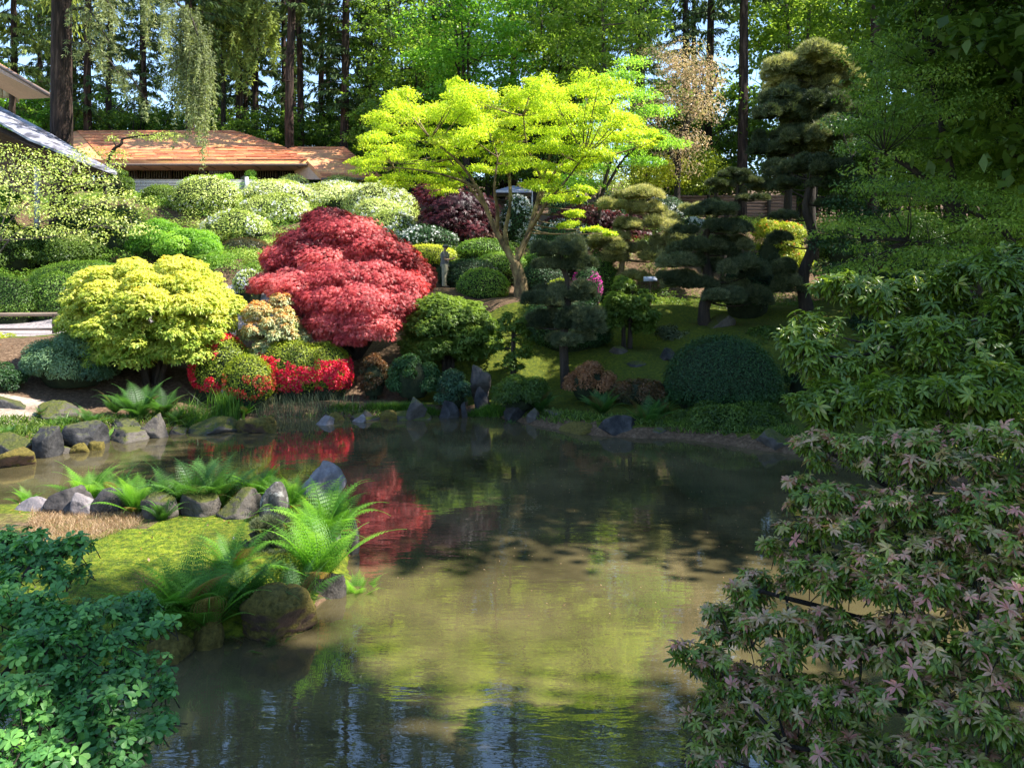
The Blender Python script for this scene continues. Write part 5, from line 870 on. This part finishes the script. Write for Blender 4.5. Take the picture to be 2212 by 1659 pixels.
px_tree('cherry_tree', 'small leaning tree with dark zigzag branch in front of the hall roof', 'tree', 38, [[(215, 440, 0), (235, 350, 0), (262, 312, 0), (268, 300, 0), (330, 292, 0), (385, 290, 0)], [(235, 340, 0), (250, 320, 0), (240, 295, 0)]], [(300, 292, 30, 4), (350, 286, 34, 5), (385, 290, 20, 4), (240, 300, 16, 8), (255, 330, 22, 6), (330, 305, 22, 4), (215, 330, 18, 10), (200, 360, 18, 10)], 'l_rhodo', .1, .6, 60, tb=.55, r0=.1, dz=.5, twd=.012)

# ------------------------------------------------------------------ rail, sign, person
b = W(118, 714, 27); b[2] = h1(b[0], b[1]); rail = root('handrail', b, 'low weathered timber handrail along the path at the left edge', 'rail')
zt = W(0, 679, 27)[2]; x1 = b[0]; x0 = W(-140, 0, 27)[0]
m_ = MB(); m_.tube([(x0, 27, zt - .03), (x1 + .14, 27, zt)], .065, 10); m_.build('top_rail', M['wood_rail'], rail, b)
for x in (x1, x1 - 4.1): m_ = MB(); m_.tube([(x, 27, h1(x, 27) - .2), (x, 27, zt)], .075, 10); m_.build('post', M['wood_dark'], rail, b)
m_ = MB(); m_.tube([(x0, 27, zt - .52), (x1, 27, zt - .5)], .04, 8); m_.build('lower_rail', M['wood_rail'], rail, b)
b = W(1405, 618, 31); b[2] = h1(b[0], b[1]); sg_ = root('sign_board', b, 'small pale blank sign board on a short dark post under the big pine', 'sign'); M['board_blue'] = plain('board_blue', (.5, .55, .7))
p0 = W(1405, 603, 31); m_ = MB(); m_.box(p0[0] - .26, p0[0] + .26, 31, 31.03, p0[2] - .09, p0[2] + .09); m_.build('board', M['board_blue'], sg_, b, smooth=False)
m_ = MB(); m_.tube([(p0[0], 31.06, b[2] - .1), (p0[0], 31.06, p0[2] + .05)], .03, 6); m_.build('post', M['wood_dark'], sg_, b)
M['skin'] = plain('skin', (.42, .24, .16), .55); M['shirt'] = plain('shirt', (.14, .13, .125), .85); M['trousers'] = plain('trousers', (.3, .27, .2), .85); M['cap'] = plain('cap', (.13, .12, .12), .85); M['hair'] = plain('hair', (.05, .035, .025), .6); M['phone'] = plain('phone', (.02, .02, .025), .3)
def person():
    d = 32; b = W(961, 622, d); b[2] = h1(b[0], b[1]); hgt = W(0, 530, d)[2] - b[2]; s = hgt / 1.68
    o = root('person', b, 'person in grey t-shirt, khaki trousers and cap standing in profile holding a phone', 'person'); O = np.array(b)
    # the person faces right (+X)
    P = {'pel': (0, 0, .92), 'wst': (.0, 0, 1.08), 'che': (-.01, 0, 1.28), 'nck': (-.02, 0, 1.43), 'nck2': (0.0, 0, 1.5), 'hd0': (.02, 0, 1.58), 'hd1': (.02, 0, 1.65)}
    V = []; E = []; Rr = []
    def v(p, r): V.append(np.array(p)); Rr.append(r); return len(V) - 1
    pe = v(P['pel'], .135); ws = v(P['wst'], .125); ch = v(P['che'], .14); ne = v(P['nck'], .06); n2 = v(P['nck2'], .052); h0_ = v((.025, 0, 1.56), .08); h1_ = v((.03, 0, 1.64), .085)
    E += [(pe, ws), (ws, ch), (ch, ne), (ne, n2), (n2, h0_), (h0_, h1_)]
    ns = v((.115, 0, 1.585), .014); E.append((h0_, ns))
    for sg in (-1, 1):
        sh = v((-.01, .17 * sg, 1.36), .058); el = v((.0 + .02, .23 * sg, 1.1), .042); wr = v((.26, .12 * sg, 1.13), .028); hd = v((.33, .08 * sg, 1.16), .032); fg = v((.4, .06 * sg, 1.18), .018); th = v((.34, .04 * sg, 1.2), .011)
        E += [(ch, sh), (sh, el), (el, wr), (wr, hd), (hd, fg), (hd, th)]
        hp = v((0, .09 * sg, .86), .1); kn = v((.03 * sg, .1 * sg, .48), .07); an = v((-.02 + .02 * sg, .1 * sg, .1), .045); ft = v((.13, .1 * sg, .04), .04); E += [(pe, hp), (hp, kn), (kn, an), (an, ft)]
    me = bpy.data.meshes.new('body'); me.from_pydata([tuple(p * s) for p in V], E, []); ob = bpy.data.objects.new('body', me); COL.objects.link(ob); ob.parent = o; me.materials.append(M['skin'])
    md = ob.modifiers.new('skin', 'SKIN'); md.use_smooth_shade = True
    for i_, r in enumerate(Rr): me.skin_vertices[0].data[i_].radius = (r * s, r * s)
    me.skin_vertices[0].data[0].use_root = True; su = ob.modifiers.new('sub', 'SUBSURF'); su.levels = su.render_levels = 2
    def tb(name, pts, rad, mat, sides=14, sc=(1, 1)):
        m = MB(); m.tube([O + np.array(p) * s for p in pts], np.array(rad) * s, sides, jit=.03); return m.build(name, M[mat], o, O)
    tb('shirt', [(0, 0, .84), (0, 0, .95), (0, 0, 1.1), (-.01, 0, 1.28), (-.015, 0, 1.38), (-.02, 0, 1.44)], [.185, .18, .165, .175, .15, .075], 'shirt')
    for sg in (-1, 1):
        tb('sleeve', [(-.015, .13 * sg, 1.37), (-.01, .19 * sg, 1.33), (.0, .22 * sg, 1.2)], [.075, .075, .068], 'shirt', 10)
        tb('trouser_leg', [(0, .075 * sg, .92), (.01, .09 * sg, .8), (.02 * sg, .1 * sg, .48), (-.02, .1 * sg, .07)], [.14, .13, .095, .085], 'trousers', 12)
        tb('shoe', [(-.07, .1 * sg, .04), (0, .1 * sg, .05), (.12, .1 * sg, .035), (.19, .1 * sg, .03)], [.04, .052, .048, .03], 'hair', 8)
    m = MB(); ellipsoid(m, O + np.array([.01, 0, 1.615]) * s, np.array([.115, .1, .105]) * s, 14, 8, -.35); m.build('hair', M['hair'], o, O)
    m = MB(); ellipsoid(m, O + np.array([.025, 0, 1.63]) * s, np.array([.122, .108, .095]) * s, 16, 8, -.05); 
    th = np.linspace(-1.0, 1.0, 9); inn = np.stack([.025 + .115 * np.cos(th), .1 * np.sin(th), 0 * th + 1.635], 1); outr = np.stack([.025 + .2 * np.cos(th * .8), .11 * np.sin(th), 0 * th + 1.61], 1); Vb = np.vstack([inn, outr]) * s + O; k = np.arange(8); m.add(Vb, np.stack([k, k + 9, k + 10, k + 1], 1)); m.add(Vb - np.array([0, 0, .012 * s]), np.stack([k, k + 1, k + 10, k + 9], 1)); m.build('cap', M['cap'], o, O)
    m = MB(); m.box(O[0] + .36 * s, O[0] + .44 * s, O[1] - .035 * s, O[1] + .035 * s, O[2] + 1.2 * s, O[2] + 1.212 * s); ph = m.build('mobile_phone', M['phone'], None, O + np.array([.4, 0, 1.2]) * s, smooth=False); tag(ph, 'small black phone held in both hands by the standing person', 'phone')
person()
# ------------------------------------------------------------------ rocks of the shores
rs = 'rocks along the far shore'; ri = 'rocks on the near mossy island'
ROCKS = [
 ('rock_dark', (-60, 857, 84, 902), 21.3, 'big flat-topped dark slab at the left edge beside the gravel', rs), ('rock_mossy', (72, 868, 152, 908), 20.8, 'rounded dark boulder right of the flat slab', rs), ('rock_dark', (62, 923, 122, 988), None, 'upright mottled boulder at the left waterline', rs), ('rock_dark', (120, 913, 212, 966), 19.0, 'pointed blue-grey boulder at the left shore', rs),
 ('rock_mossy', (212, 928, 312, 955), None, 'flat moss-edged step stone in the water', rs), ('rock_mossy', (295, 894, 362, 950), 20.1, 'tall mossy shoulder boulder beside the shore ferns', rs), ('rock_mossy', (100, 962, 150, 980), None, 'small round mossy stone, left of three in the shallows', rs), ('rock_mossball', (144, 958, 190, 978), None, 'small round mossy stone, middle of three in the shallows', rs), ('rock_mossball', (182, 955, 222, 972), None, 'small round mossy stone, right of three in the shallows', rs),
 ('rock_mossy', (-40, 940, 72, 985), None, 'low dark mossy rock at the left edge of the water', rs), ('rock_mossball', (-30, 972, 60, 1010), None, 'green-topped mossy lump at the left edge in the water', rs), ('rock_dark', (230, 907, 296, 925), 20.6, 'small rock behind the step stone', rs), ('rock_mossy', (360, 921, 400, 938), None, 'little mossy stone between two shore boulders', rs),
 ('rock_mossy', (400, 908, 505, 936), None, 'long dark wall-like shore stone under the grass tuft', rs), ('rock_mossball', (500, 903, 596, 934), None, 'dark overhanging stone with orange moss', rs), ('rock_pale', (476, 828, 526, 865), 23.2, 'pale upright stone behind the grass tuft', rs), ('rock_dark', (520, 828, 556, 850), 23.6, 'small stone right of the pale upright stone', rs),
 ('rock_pale', (680, 900, 720, 918), None, 'pale tan stone lit at the waterline below the red azaleas', rs), ('rock_mossball', (703, 891, 747, 912), 22.5, 'round tan mossy stone below the red azaleas', rs), ('rock_pale', (758, 896, 790, 912), None, 'small pale flat stone at the waterline', rs), ('rock_mossy', (770, 885, 810, 906), None, 'dark notched stone beside the small pale one', rs), ('rock_mossy', (850, 891, 930, 908), None, 'mossy stone with grey lichen top at the far waterline', rs),
 ('rock_mossy', (1015, 789, 1061, 838), 24.0, 'tall rounded standing stone on the far bank', rs), ('rock_dark', (1024, 836, 1060, 862), 23.4, 'square base stone below the standing stone', rs), ('rock_mossy', (875, 859, 922, 895), 22.6, 'leaning wedge rock at the far waterline, left of centre', rs), ('rock_dark', (941, 866, 992, 895), 22.9, 'second wedge rock right of the leaning one', rs), ('rock_mossy', (752, 894, 822, 908), None, 'low flat stone just above water at far centre left', rs), ('rock_mossball', (818, 887, 860, 908), None, 'round mossy stone at the end of the low flat stone', rs), ('rock_dark', (1087, 875, 1137, 906), 22.4, 'grey speckled rock with ferns at the far centre', rs), ('rock_dark', (995, 869, 1011, 890), 23, 'small upright dark stone at the far centre', rs),
 ('rock_mossy', (1136, 882, 1170, 908), 22.0, 'dark rounded rock right of the speckled rock', rs), ('rock_mossball', (1154, 907, 1218, 925), 21.8, 'strip of mossy stones at the far waterline', rs), ('rock_mossball', (1206, 915, 1294, 936), None, 'flat bright-mossed ledge at the far waterline', rs), ('rock_mossy', (1175, 887, 1235, 912), 21.9, 'brown rough rock above the bright-mossed ledge', rs), ('rock_dark', (1295, 900, 1380, 942), None, 'large sloping brown boulder between the shore ferns', rs), ('rock_mossball', (1236, 896, 1280, 912), 21.4, 'small ochre mossy rock behind the ledge', rs), ('rock_mossy', (1407, 923, 1448, 944), None, 'dark low rock under the azalea hedge', rs),
 ('rock_mossy', (1644, 930, 1708, 974), None, 'large isolated square boulder standing in the water at the right', rs), ('rock_mossy', (1315, 747, 1361, 778), 26.2, 'dark rounded boulder beside the two-stemmed shrub tree', rs), ('rock_dark', (1418, 752, 1475, 785), 25.8, 'dark boulder on the lawn left of the great dome', rs), ('rock_mossy', (1526, 679, 1596, 715), 28, 'broad dark boulder behind the big pine trunk', rs), ('rock_dark', (1345, 781, 1402, 792), 25.3, 'flat dark stepping stone on the lawn', rs), ('rock_pale', (40, 777, 82, 800), 24.6, 'pale pink stone left of the wide bush', rs),
 ('rock_pale', (18, 1080, 112, 1120), 12.2, 'pale stone at the left end of the island rocks', ri), ('rock', (92, 1056, 182, 1118), 12.1, 'large angular rock with pink-lit face on the island', ri), ('rock_pale', (150, 1066, 200, 1112), 11.95, 'pinkish rock against the large angular rock', ri), ('rock', (192, 1058, 262, 1118), 12.0, 'streaked slanting grey rock on the island', ri), ('rock_mossy', (300, 1066, 385, 1132), 11.8, 'dark rock behind the island ferns', ri), ('rock_mossy', (380, 1060, 470, 1126), 11.9, 'shaded rock under the middle island ferns', ri),
 ('rock_mossy', (462, 1062, 560, 1128), 11.8, 'mottled dark boulder behind the upright stone', ri), ('rock_lichen', (560, 1044, 622, 1140), 11.6, 'upright lichen-spotted stone at the island centre', ri), ('rock_pale', (645, 1004, 742, 1095), 13.2, 'large pale-topped mossy boulder at the tip of the island', ri), ('rock_pale', (488, 1162, 520, 1225), 10.8, 'small upright stone with blue-grey top among the ferns', ri), ('rock_pale', (698, 1150, 732, 1180), 11.2, 'small pale stone under the right ferns', ri),
 ('rock_mossball', (505, 1272, 672, 1385), None, 'large golden-mossed boulder overhanging the near water', ri), ('rock_mossball', (405, 1318, 478, 1400), None, 'small mossy stone at the near waterline left of the golden boulder', ri), ('rock_mossball', (600, 1240, 670, 1310), 9.9, 'mossy hump behind the golden boulder', ri), ('rock_mossy', (670, 1235, 745, 1292), None, 'dark wet rock beneath the overhanging fern', ri), ('rock_mossball', (300, 1380, 400, 1430), None, 'mossy edge stone half hidden by the azalea', ri), ('rock_mossy', (740, 1100, 775, 1180), 11.6, 'dark edge rock at the right side of the island', ri)]
for n_, (mt, bx, d, lab, gr) in enumerate(ROCKS):
    rock('shore_rock' if gr == rs else 'island_rock', lab, bx, mt, d, 300 + n_, gr, rough=.045 if mt != 'rock_mossball' else .08, ncut=10 if mt != 'rock_mossball' else 6)
# ------------------------------------------------------------------ ferns and grasses
fg = 'ferns on the near mossy island'
for px, py, d, s_, mt, lab in [
 (190, 1075, 13.4, .85, 'l_fern', 'bright fern at the left of the island behind the angular rock'), (255, 1080, 13, .6, 'l_fern', 'pale fern between the angular and the streaked rock'), (295, 1115, 12.6, .75, 'l_fern', 'lit fern right of the streaked rock'), (370, 1100, 12.9, .8, 'l_fern_dark', 'soft darker fern left of the island centre'), (420, 1105, 12.7, .9, 'l_fern_dark', 'dark tall fern at the island centre back'), (470, 1100, 12.9, .85, 'l_fern_dark', 'dark fern with fronds over the water right of centre'),
 (350, 1130, 12.2, .4, 'l_fern_dark', 'small dark fern in front of the shaded rock'), (560, 1085, 13.1, .75, 'l_fern', 'sunlit fern behind the upright lichen stone'), (625, 1110, 12.7, .8, 'l_fern', 'glowing yellow-green fern right of the upright stone'), (700, 1150, 11.8, 1.0, 'l_fern', 'big fern at the right tip of the island'), (690, 1210, 10.9, 1.15, 'l_fern', 'largest fern arching over the water on the island right side'), (720, 1120, 12.4, .85, 'l_fern', 'fern with fronds reaching right over the red reflection'),
 (640, 1260, 10.3, .7, 'l_fern_dark', 'shaded fern under the largest fern'), (400, 1290, 9.6, 1.05, 'l_fern', 'tall bright fern in front of the moss lawn'), (450, 1300, 9.5, .9, 'l_fern', 'dense green fern right of the tall bright fern'), (345, 1310, 9.3, .85, 'l_fern', 'feathery fern at the near edge of the moss lawn'), (530, 1270, 9.9, .75, 'l_fern_dark', 'dark fern above the golden boulder'), (400, 1370, 8.9, .6, 'l_fern', 'drooping fern at the near waterline'), (580, 1300, 9.6, .6, 'l_fern_dark', 'small dark fern beside the golden boulder'), (60, 1075, 13.6, .4, 'l_fern', 'little fern at the left edge of the island'), (500, 1240, 10.3, .75, 'l_fern', 'fern beside the small upright stone'), (770, 1200, 11.2, .5, 'l_fern', 'small fern hanging at the island edge')]:
    put_fern(px, py, 6180 / (py - 600), s_, lab, mt, group=fg)
fs = 'ferns along the far shore'
for px, py, d, s_, mt, lab in [(300, 905, 21.4, 1.25, 'l_fern_dark', 'large dark green fern on the left far shore'), (250, 890, 21.9, .8, 'l_fern_dark', 'fern left of the large shore fern'), (195, 925, 20.4, .75, 'l_fern_dark', 'fern among the left shore boulders'), (235, 940, 20.0, .5, 'l_fern', 'little fern hanging over the step stone'), (350, 900, 21.8, 1.0, 'l_fern_dark', 'feathery dark fern at the right of the large shore fern'), (530, 885, 22.8, .5, 'l_fern', 'small light fern beside the iris clump'), (90, 905, 20.9, .45, 'l_fern_dark', 'small fern between the flat slab and the rounded boulder'), (150, 940, 19.4, .4, 'l_fern_dark', 'small fern between the mottled and the pointed shore boulders'), (380, 915, 21.6, .5, 'l_fern_dark', 'fern between the tall shoulder boulder and the grass tuft'), (580, 890, 22.8, .4, 'l_fern_dark', 'small dark fern under the coral azalea'), (900, 885, 23.2, .35, 'l_fern_dark', 'tiny fern beside the leaning wedge rock'), (20, 950, 19.2, .45, 'l_fern_dark', 'small fern at the left edge of the shore'),
 (1395, 925, 20.9, 1.05, 'l_fern_dark', 'upright fern right of the large sloping boulder'), (1300, 895, 21.6, .95, 'l_fern_dark', 'bluish fern left of the large sloping boulder'), (1430, 900, 21.8, .7, 'l_fern_dark', 'dark fern beside the azalea hedge'), (1165, 885, 22.3, .8, 'l_fern_dark', 'fern behind the dark rounded rock at far centre'), (1100, 900, 22.2, .4, 'l_fern_dark', 'tiny fern at the foot of the speckled rock')]:
    put_fern(px, py, d, s_, lab, mt, group=fs)
def tuft(name, label, cat, px, py, d, rad, n, h, w, mat, spread=.4, bend=.3):
    x, y, z = W(px, py, d); z = h1(x, y); P = np.array([x, y, z]) + R.normal(0, 1, (n, 3)) * np.array([rad, rad * .7, 0]); P[:, 2] = H(P[:, 0], P[:, 1]) - .03
    o = blades(P, h, w, spread, bend=bend).build(name, M[mat], None, np.array([x, y, z])); return tag(o, label, cat)
tuft('iris_clump', 'upright clump of green iris blades at the far waterline left of the red azaleas', 'plant', 490, 898, 22.6, .2, 320, .75, .03, 'grass_green', .16, .15)
tuft('grass_tuft', 'arching olive grass tuft above the dark shore stones', 'plant', 415, 905, 22, .25, 420, .7, .018, 'grass_green', .9, .6)
tuft('grass_tuft', 'small grass tuft between the left shore boulders', 'plant', 135, 915, 20.2, .15, 120, .4, .02, 'grass_green', .8, .5)
tuft('grass_tuft', 'pale grass tuft at the waterline below the red azaleas', 'plant', 838, 900, 22.7, .15, 160, .4, .014, 'grass_dry', .7, .5)
tuft('reed_patch', 'greyish green twiggy reeds at the foot of the crimson azalea', 'plant', 640, 878, 23.2, .8, 1500, .4, .014, 'l_pine', .3, .3)
def stuff_grass(name, label, poly_px, n, h, w, mat, d0=None, spread=.4, cat='grass'):
    """grass blades scattered inside a ground polygon given by photo points (x, y, distance)"""
    pl_ = [tuple(W(*p)[:2]) for p in poly_px]; A = np.array(pl_); lo, hi = A.min(0), A.max(0); q = R.uniform(lo, hi, (n * 4, 2)); q = q[pdist(q, pl_) < 0][:n]; P = np.concatenate([q, H(q[:, 0], q[:, 1])[:, None] - .01], 1)
    o = blades(P, h, w, spread).build(name, M[mat]); tag(o, label, cat); return kind(o, 'stuff')
stuff_grass('shore_grass', 'short fresh green grass along the far waterline at the centre', [(740, 845, 23.5), (1080, 850, 23.3), (1090, 900, 23.0), (900, 892, 23.6), (700, 895, 23.4)], 9000, .3, .016, 'grass_green')
stuff_grass('shore_plants', 'low leafy plants and moss hugging the far waterline between the rocks', [(0, 905, 20.5), (420, 880, 22.3), (760, 876, 23.6), (1090, 878, 23.4), (1300, 912, 21.6), (1640, 940, 20.2), (1720, 950, 20), (1720, 980, 18.9), (1450, 948, 20.2), (1200, 930, 21.4), (1090, 905, 23), (700, 900, 23.3), (400, 925, 21.7), (180, 960, 19.6), (0, 985, 18.5)], 16000, .16, .03, 'l_green', spread=.9, cat='plants')
stuff_grass('dry_grass', 'dry tan grass at the left end of the island moss', [(60, 1180, 10.6), (70, 1105, 12.9), (190, 1108, 12.9), (330, 1118, 12.4), (300, 1150, 11.4), (150, 1200, 10.3)], 9000, .1, .006, 'grass_dry', spread=.7)
stuff_grass('moss_tufts', 'bright moss and short grass covering the island', [(0, 1300, 8.6), (-100, 1180, 10.6), (200, 1130, 11.9), (500, 1115, 12.4), (620, 1130, 12), (640, 1200, 10.9), (470, 1290, 9.6), (330, 1350, 8.9), (150, 1400, 8.4)], 42000, .028, .006, 'grass_green', spread=.9)
# dwarf pine on the island
pine('dwarf_pine', 'low gnarled dwarf pine trailing over the island between the ferns', 'shrub', [(600, 1225, 0), (585, 1195, 0), (575, 1170, 0), (590, 1145, 0)], [(575, 1140, 36, 18), (610, 1160, 34, 16), (555, 1165, 22, 10), (600, 1200, 40, 18), (620, 1235, 36, 20), (585, 1240, 36, 20)], 10.6, 'l_pine', (.035, .015), L=.07, w=.006, dens=2600, k=8, bark='bark_grey', extra=[[(545, 1150, 0), (560, 1185, 0), (570, 1200, 0)], [(525, 1170, 0), (545, 1185, 0), (570, 1180, 0)]])

# ------------------------------------------------------------------ foreground shrubs
def near_shrub(name, label, clumps, mat, base, nw, leaf, wr, kl, k2=5, tfun=None, tm=LN, droop=(-.7, .25), flat=.7, seed=1, stems=6, r0=.05, bark='bark_dark', green=.25):
    global R
    keep = R; R = np.random.default_rng(seed); b = np.array(base, float); o = root(name, b, label, 'shrub'); c = MB(); t = MB(); cen = [W(px, py, d) for px, py, rx, ry, d in clumps]; nodes = []
    far = [cen[i] for i in np.linspace(0, len(cen) - 1, stems).astype(int)]
    for e in far: nodes += list(limb(t, [b, b * .62 + e * .38 + np.array([R.normal(0, .08), R.normal(0, .08), -.12]), b * .25 + e * .75 + R.normal(0, .05, 3), e], r0, .012, 8)[4:])
    twigs(t, nodes, cen, .018, .006, .4, 5)
    for (px, py, rx, ry, d), cc in zip(clumps, cen):
        r = np.array([rx * S(d), rx * S(d) * .9, ry * S(d)]); n = int(nw * (r[0] * r[2] + r[0] * r[1]) * 2); dd = rdir(int(n * 1.7)); dd = dd[dd[:, 2] > -.75][:n]; n = len(dd)
        P = cc + dd * r * (1 - .75 * R.random((n, 1)) ** 1.3); ns_ = 7; sc_ = cc + rdir(ns_) * r * .75; ii = R.integers(0, ns_, n); Pq = sc_[ii] + rdir(n) * r * np.array([.42, .42, .34]) * (R.random((n, 1)) ** .45); P = np.where((R.random(n) < .8)[:, None], Pq, P); ax = unit(dd * .55 + np.array([-.12, -.14, 1.0]) + .42 * rdir(n)); tt = tfun(P, n, dd)
        st = P - ax * R.uniform(.05, .14, (n, 1)) - unit(dd) * .03
        for a_, b_ in zip(st[::2], P[::2]): t.tube([a_, b_], (.004, .003), 3)
        sz = leaf * R.uniform(.55, 1.35, n); ph0 = R.random(n) * 6.28; e1 = unit(np.cross(ax, np.array([.3, .2, .1]))); e2 = np.cross(ax, e1)
        for ring, (kk, el0, off, ts) in enumerate(((kl, .35, 0., 0), (k2, droop[0], -.03, -1))):
            for q in range(kk):
                a = ph0 + q * 6.283 / kk + R.uniform(-.25, .25, n) + ring * .5; rad = np.cos(a)[:, None] * e1 + np.sin(a)[:, None] * e2
                el = (R.uniform(droop[0] * .6, el0, n) if ring == 0 else R.uniform(droop[0] * 1.4, droop[0] * .5, n))[:, None]; D = unit(rad + ax * el); szk = sz * (R.random(n) > .14) + 1e-4; t_ = tt if ring == 0 else np.minimum(tt, green + .12 * R.random(n))
                c.leaves(P + ax * off, unit(ax - rad * el), D, szk * (1 if ring == 0 else 1.15) * R.uniform(.75, 1.12, n), szk * wr, tm, np.clip(t_ + .06 * R.normal(size=n), 0, 1))
    t.build('branches', M[bark], o, b); c.build('foliage', M[mat], o, b); R = keep; return o
up_cl = [(1870, 625, 95, 45, 7.0), (1760, 710, 75, 50, 6.8), (1980, 640, 110, 55, 7), (2150, 600, 110, 60, 6.6), (1790, 790, 85, 50, 6.5), (1930, 750, 115, 65, 6.5), (2080, 740, 120, 75, 6.2), (1800, 870, 85, 45, 6.2), (1940, 870, 115, 60, 6), (2110, 850, 120, 70, 5.8), (2200, 700, 80, 70, 6.2), (1740, 760, 45, 30, 6.4), (2260, 800, 80, 70, 6), (2230, 560, 60, 40, 6.7), (2360, 640, 110, 70, 6.5), (2400, 780, 120, 70, 6.2), (2340, 900, 120, 70, 6), (2520, 720, 110, 70, 6.4), (2520, 880, 120, 80, 6.2), (2660, 820, 110, 90, 6.4)]
lo_cl = [(1780, 970, 75, 40, 6), (1900, 985, 105, 55, 5.6), (2050, 985, 120, 65, 5.4), (2180, 990, 90, 80, 5), (1745, 1070, 52, 45, 5.8), (1850, 1100, 115, 55, 5.4), (2000, 1120, 130, 65, 5.1), (2150, 1130, 110, 75, 4.8), (1715, 1170, 65, 48, 5.5), (1810, 1220, 115, 55, 5.2), (1960, 1250, 130, 65, 4.9), (2120, 1270, 120, 75, 4.6), (1640, 1275, 70, 48, 5.4), (1590, 1350, 80, 38, 5.3), (1710, 1360, 110, 48, 5), (1860, 1380, 120, 58, 4.8), (2030, 1400, 130, 65, 4.5), (2180, 1420, 90, 80, 4.3),
         (1520, 1405, 60, 26, 5.2), (1560, 1460, 80, 36, 5.2), (1660, 1480, 90, 48, 5), (1790, 1510, 110, 44, 4.7), (1950, 1510, 100, 36, 4.4), (2130, 1520, 90, 36, 4.2), (1560, 1560, 76, 44, 5), (1700, 1610, 90, 46, 4.7), (1540, 1625, 55, 30, 4.9), (1860, 1640, 100, 36, 4.4), (2060, 1650, 110, 30, 4.1), (2200, 1590, 50, 40, 4.1), (2310, 1060, 110, 75, 5), (2440, 1120, 110, 80, 5), (2280, 1230, 110, 75, 4.7), (2420, 1290, 120, 80, 4.7), (2560, 1220, 120, 80, 4.9), (2330, 1420, 110, 70, 4.4), (2500, 1460, 120, 80, 4.5), (2340, 1570, 100, 50, 4.2), (2680, 1380, 120, 90, 4.7)]
nzp = Noise(8, .7, 2.4, 77)
def t_up(P, n, dd): return np.clip(.27 + .16 * nzp(P) + .18 * (R.random(n) - .5) + np.where(R.random(n) < .1, .2, 0), 0, .62)
def t_lo(P, n, dd):
    low = np.clip((3.3 - P[:, 2]) / 1.2, 0, 1); pink = (R.random(n) < .24 + .34 * low + .3 * nzp(P)); return np.where(pink, R.uniform(.62, .98, n), R.uniform(.2, .55, n))
near_shrub('pieris_shrub', 'glossy green shrub with drooping leaf whorls at the right foreground, above the pinkish one', up_cl, 'l_near_green', (6.2, 6.6, .9), 620, .076, .3, 9, 5, t_up, seed=3, stems=8, r0=.06)
near_shrub('pieris_shrub', 'large foreground shrub with pinkish bronze new leaf whorls overhanging the water at the lower right', lo_cl, 'l_near_green', (5.0, 4.2, 1.2), 760, .056, .3, 9, 5, t_lo, seed=4, stems=10, r0=.05)
az_cl = [(20, 1160, 70, 22, 5.3), (80, 1185, 70, 22, 5.2), (160, 1175, 60, 16, 5.2), (60, 1230, 80, 24, 5), (150, 1235, 55, 16, 5.1), (30, 1295, 80, 28, 4.6), (120, 1330, 105, 28, 4.6), (250, 1310, 85, 20, 5), (310, 1350, 70, 20, 4.9), (60, 1390, 90, 32, 4.3), (180, 1420, 105, 30, 4.4), (300, 1430, 75, 22, 4.6), (60, 1480, 90, 32, 4), (200, 1500, 100, 30, 4.1), (320, 1490, 55, 16, 4.4), (90, 1570, 105, 32, 3.8), (240, 1570, 95, 26, 4), (340, 1545, 40, 12, 4.3), (60, 1650, 95, 28, 3.6), (190, 1650, 95, 26, 3.8), (290, 1625, 45, 16, 4), (350, 1580, 30, 12, 4.2), (-80, 1400, 80, 60, 4.2), (-80, 1560, 80, 60, 3.8), (-90, 1220, 90, 40, 5), (-210, 1300, 90, 45, 4.6), (-220, 1430, 100, 50, 4.2), (-240, 1580, 100, 50, 3.9)]
def t_az(P, n, dd): return np.clip(.42 + .4 * nzp(P * 1.5) + .6 * (R.random(n) - .5) + .2 * (dd[:, 2] > .4), 0, 1)  # random leaf tone, plus sunlit patches and clump tops put into the tint
near_shrub('azalea_shrub', 'foreground azalea with layered blue-green oval leaves at the lower left', az_cl, 'l_near_azalea', (-3.4, 3.1, 1.2), 760, .047, .52, 6, 2, t_az, tm=LO, seed=5, stems=9, r0=.03, green=.6)
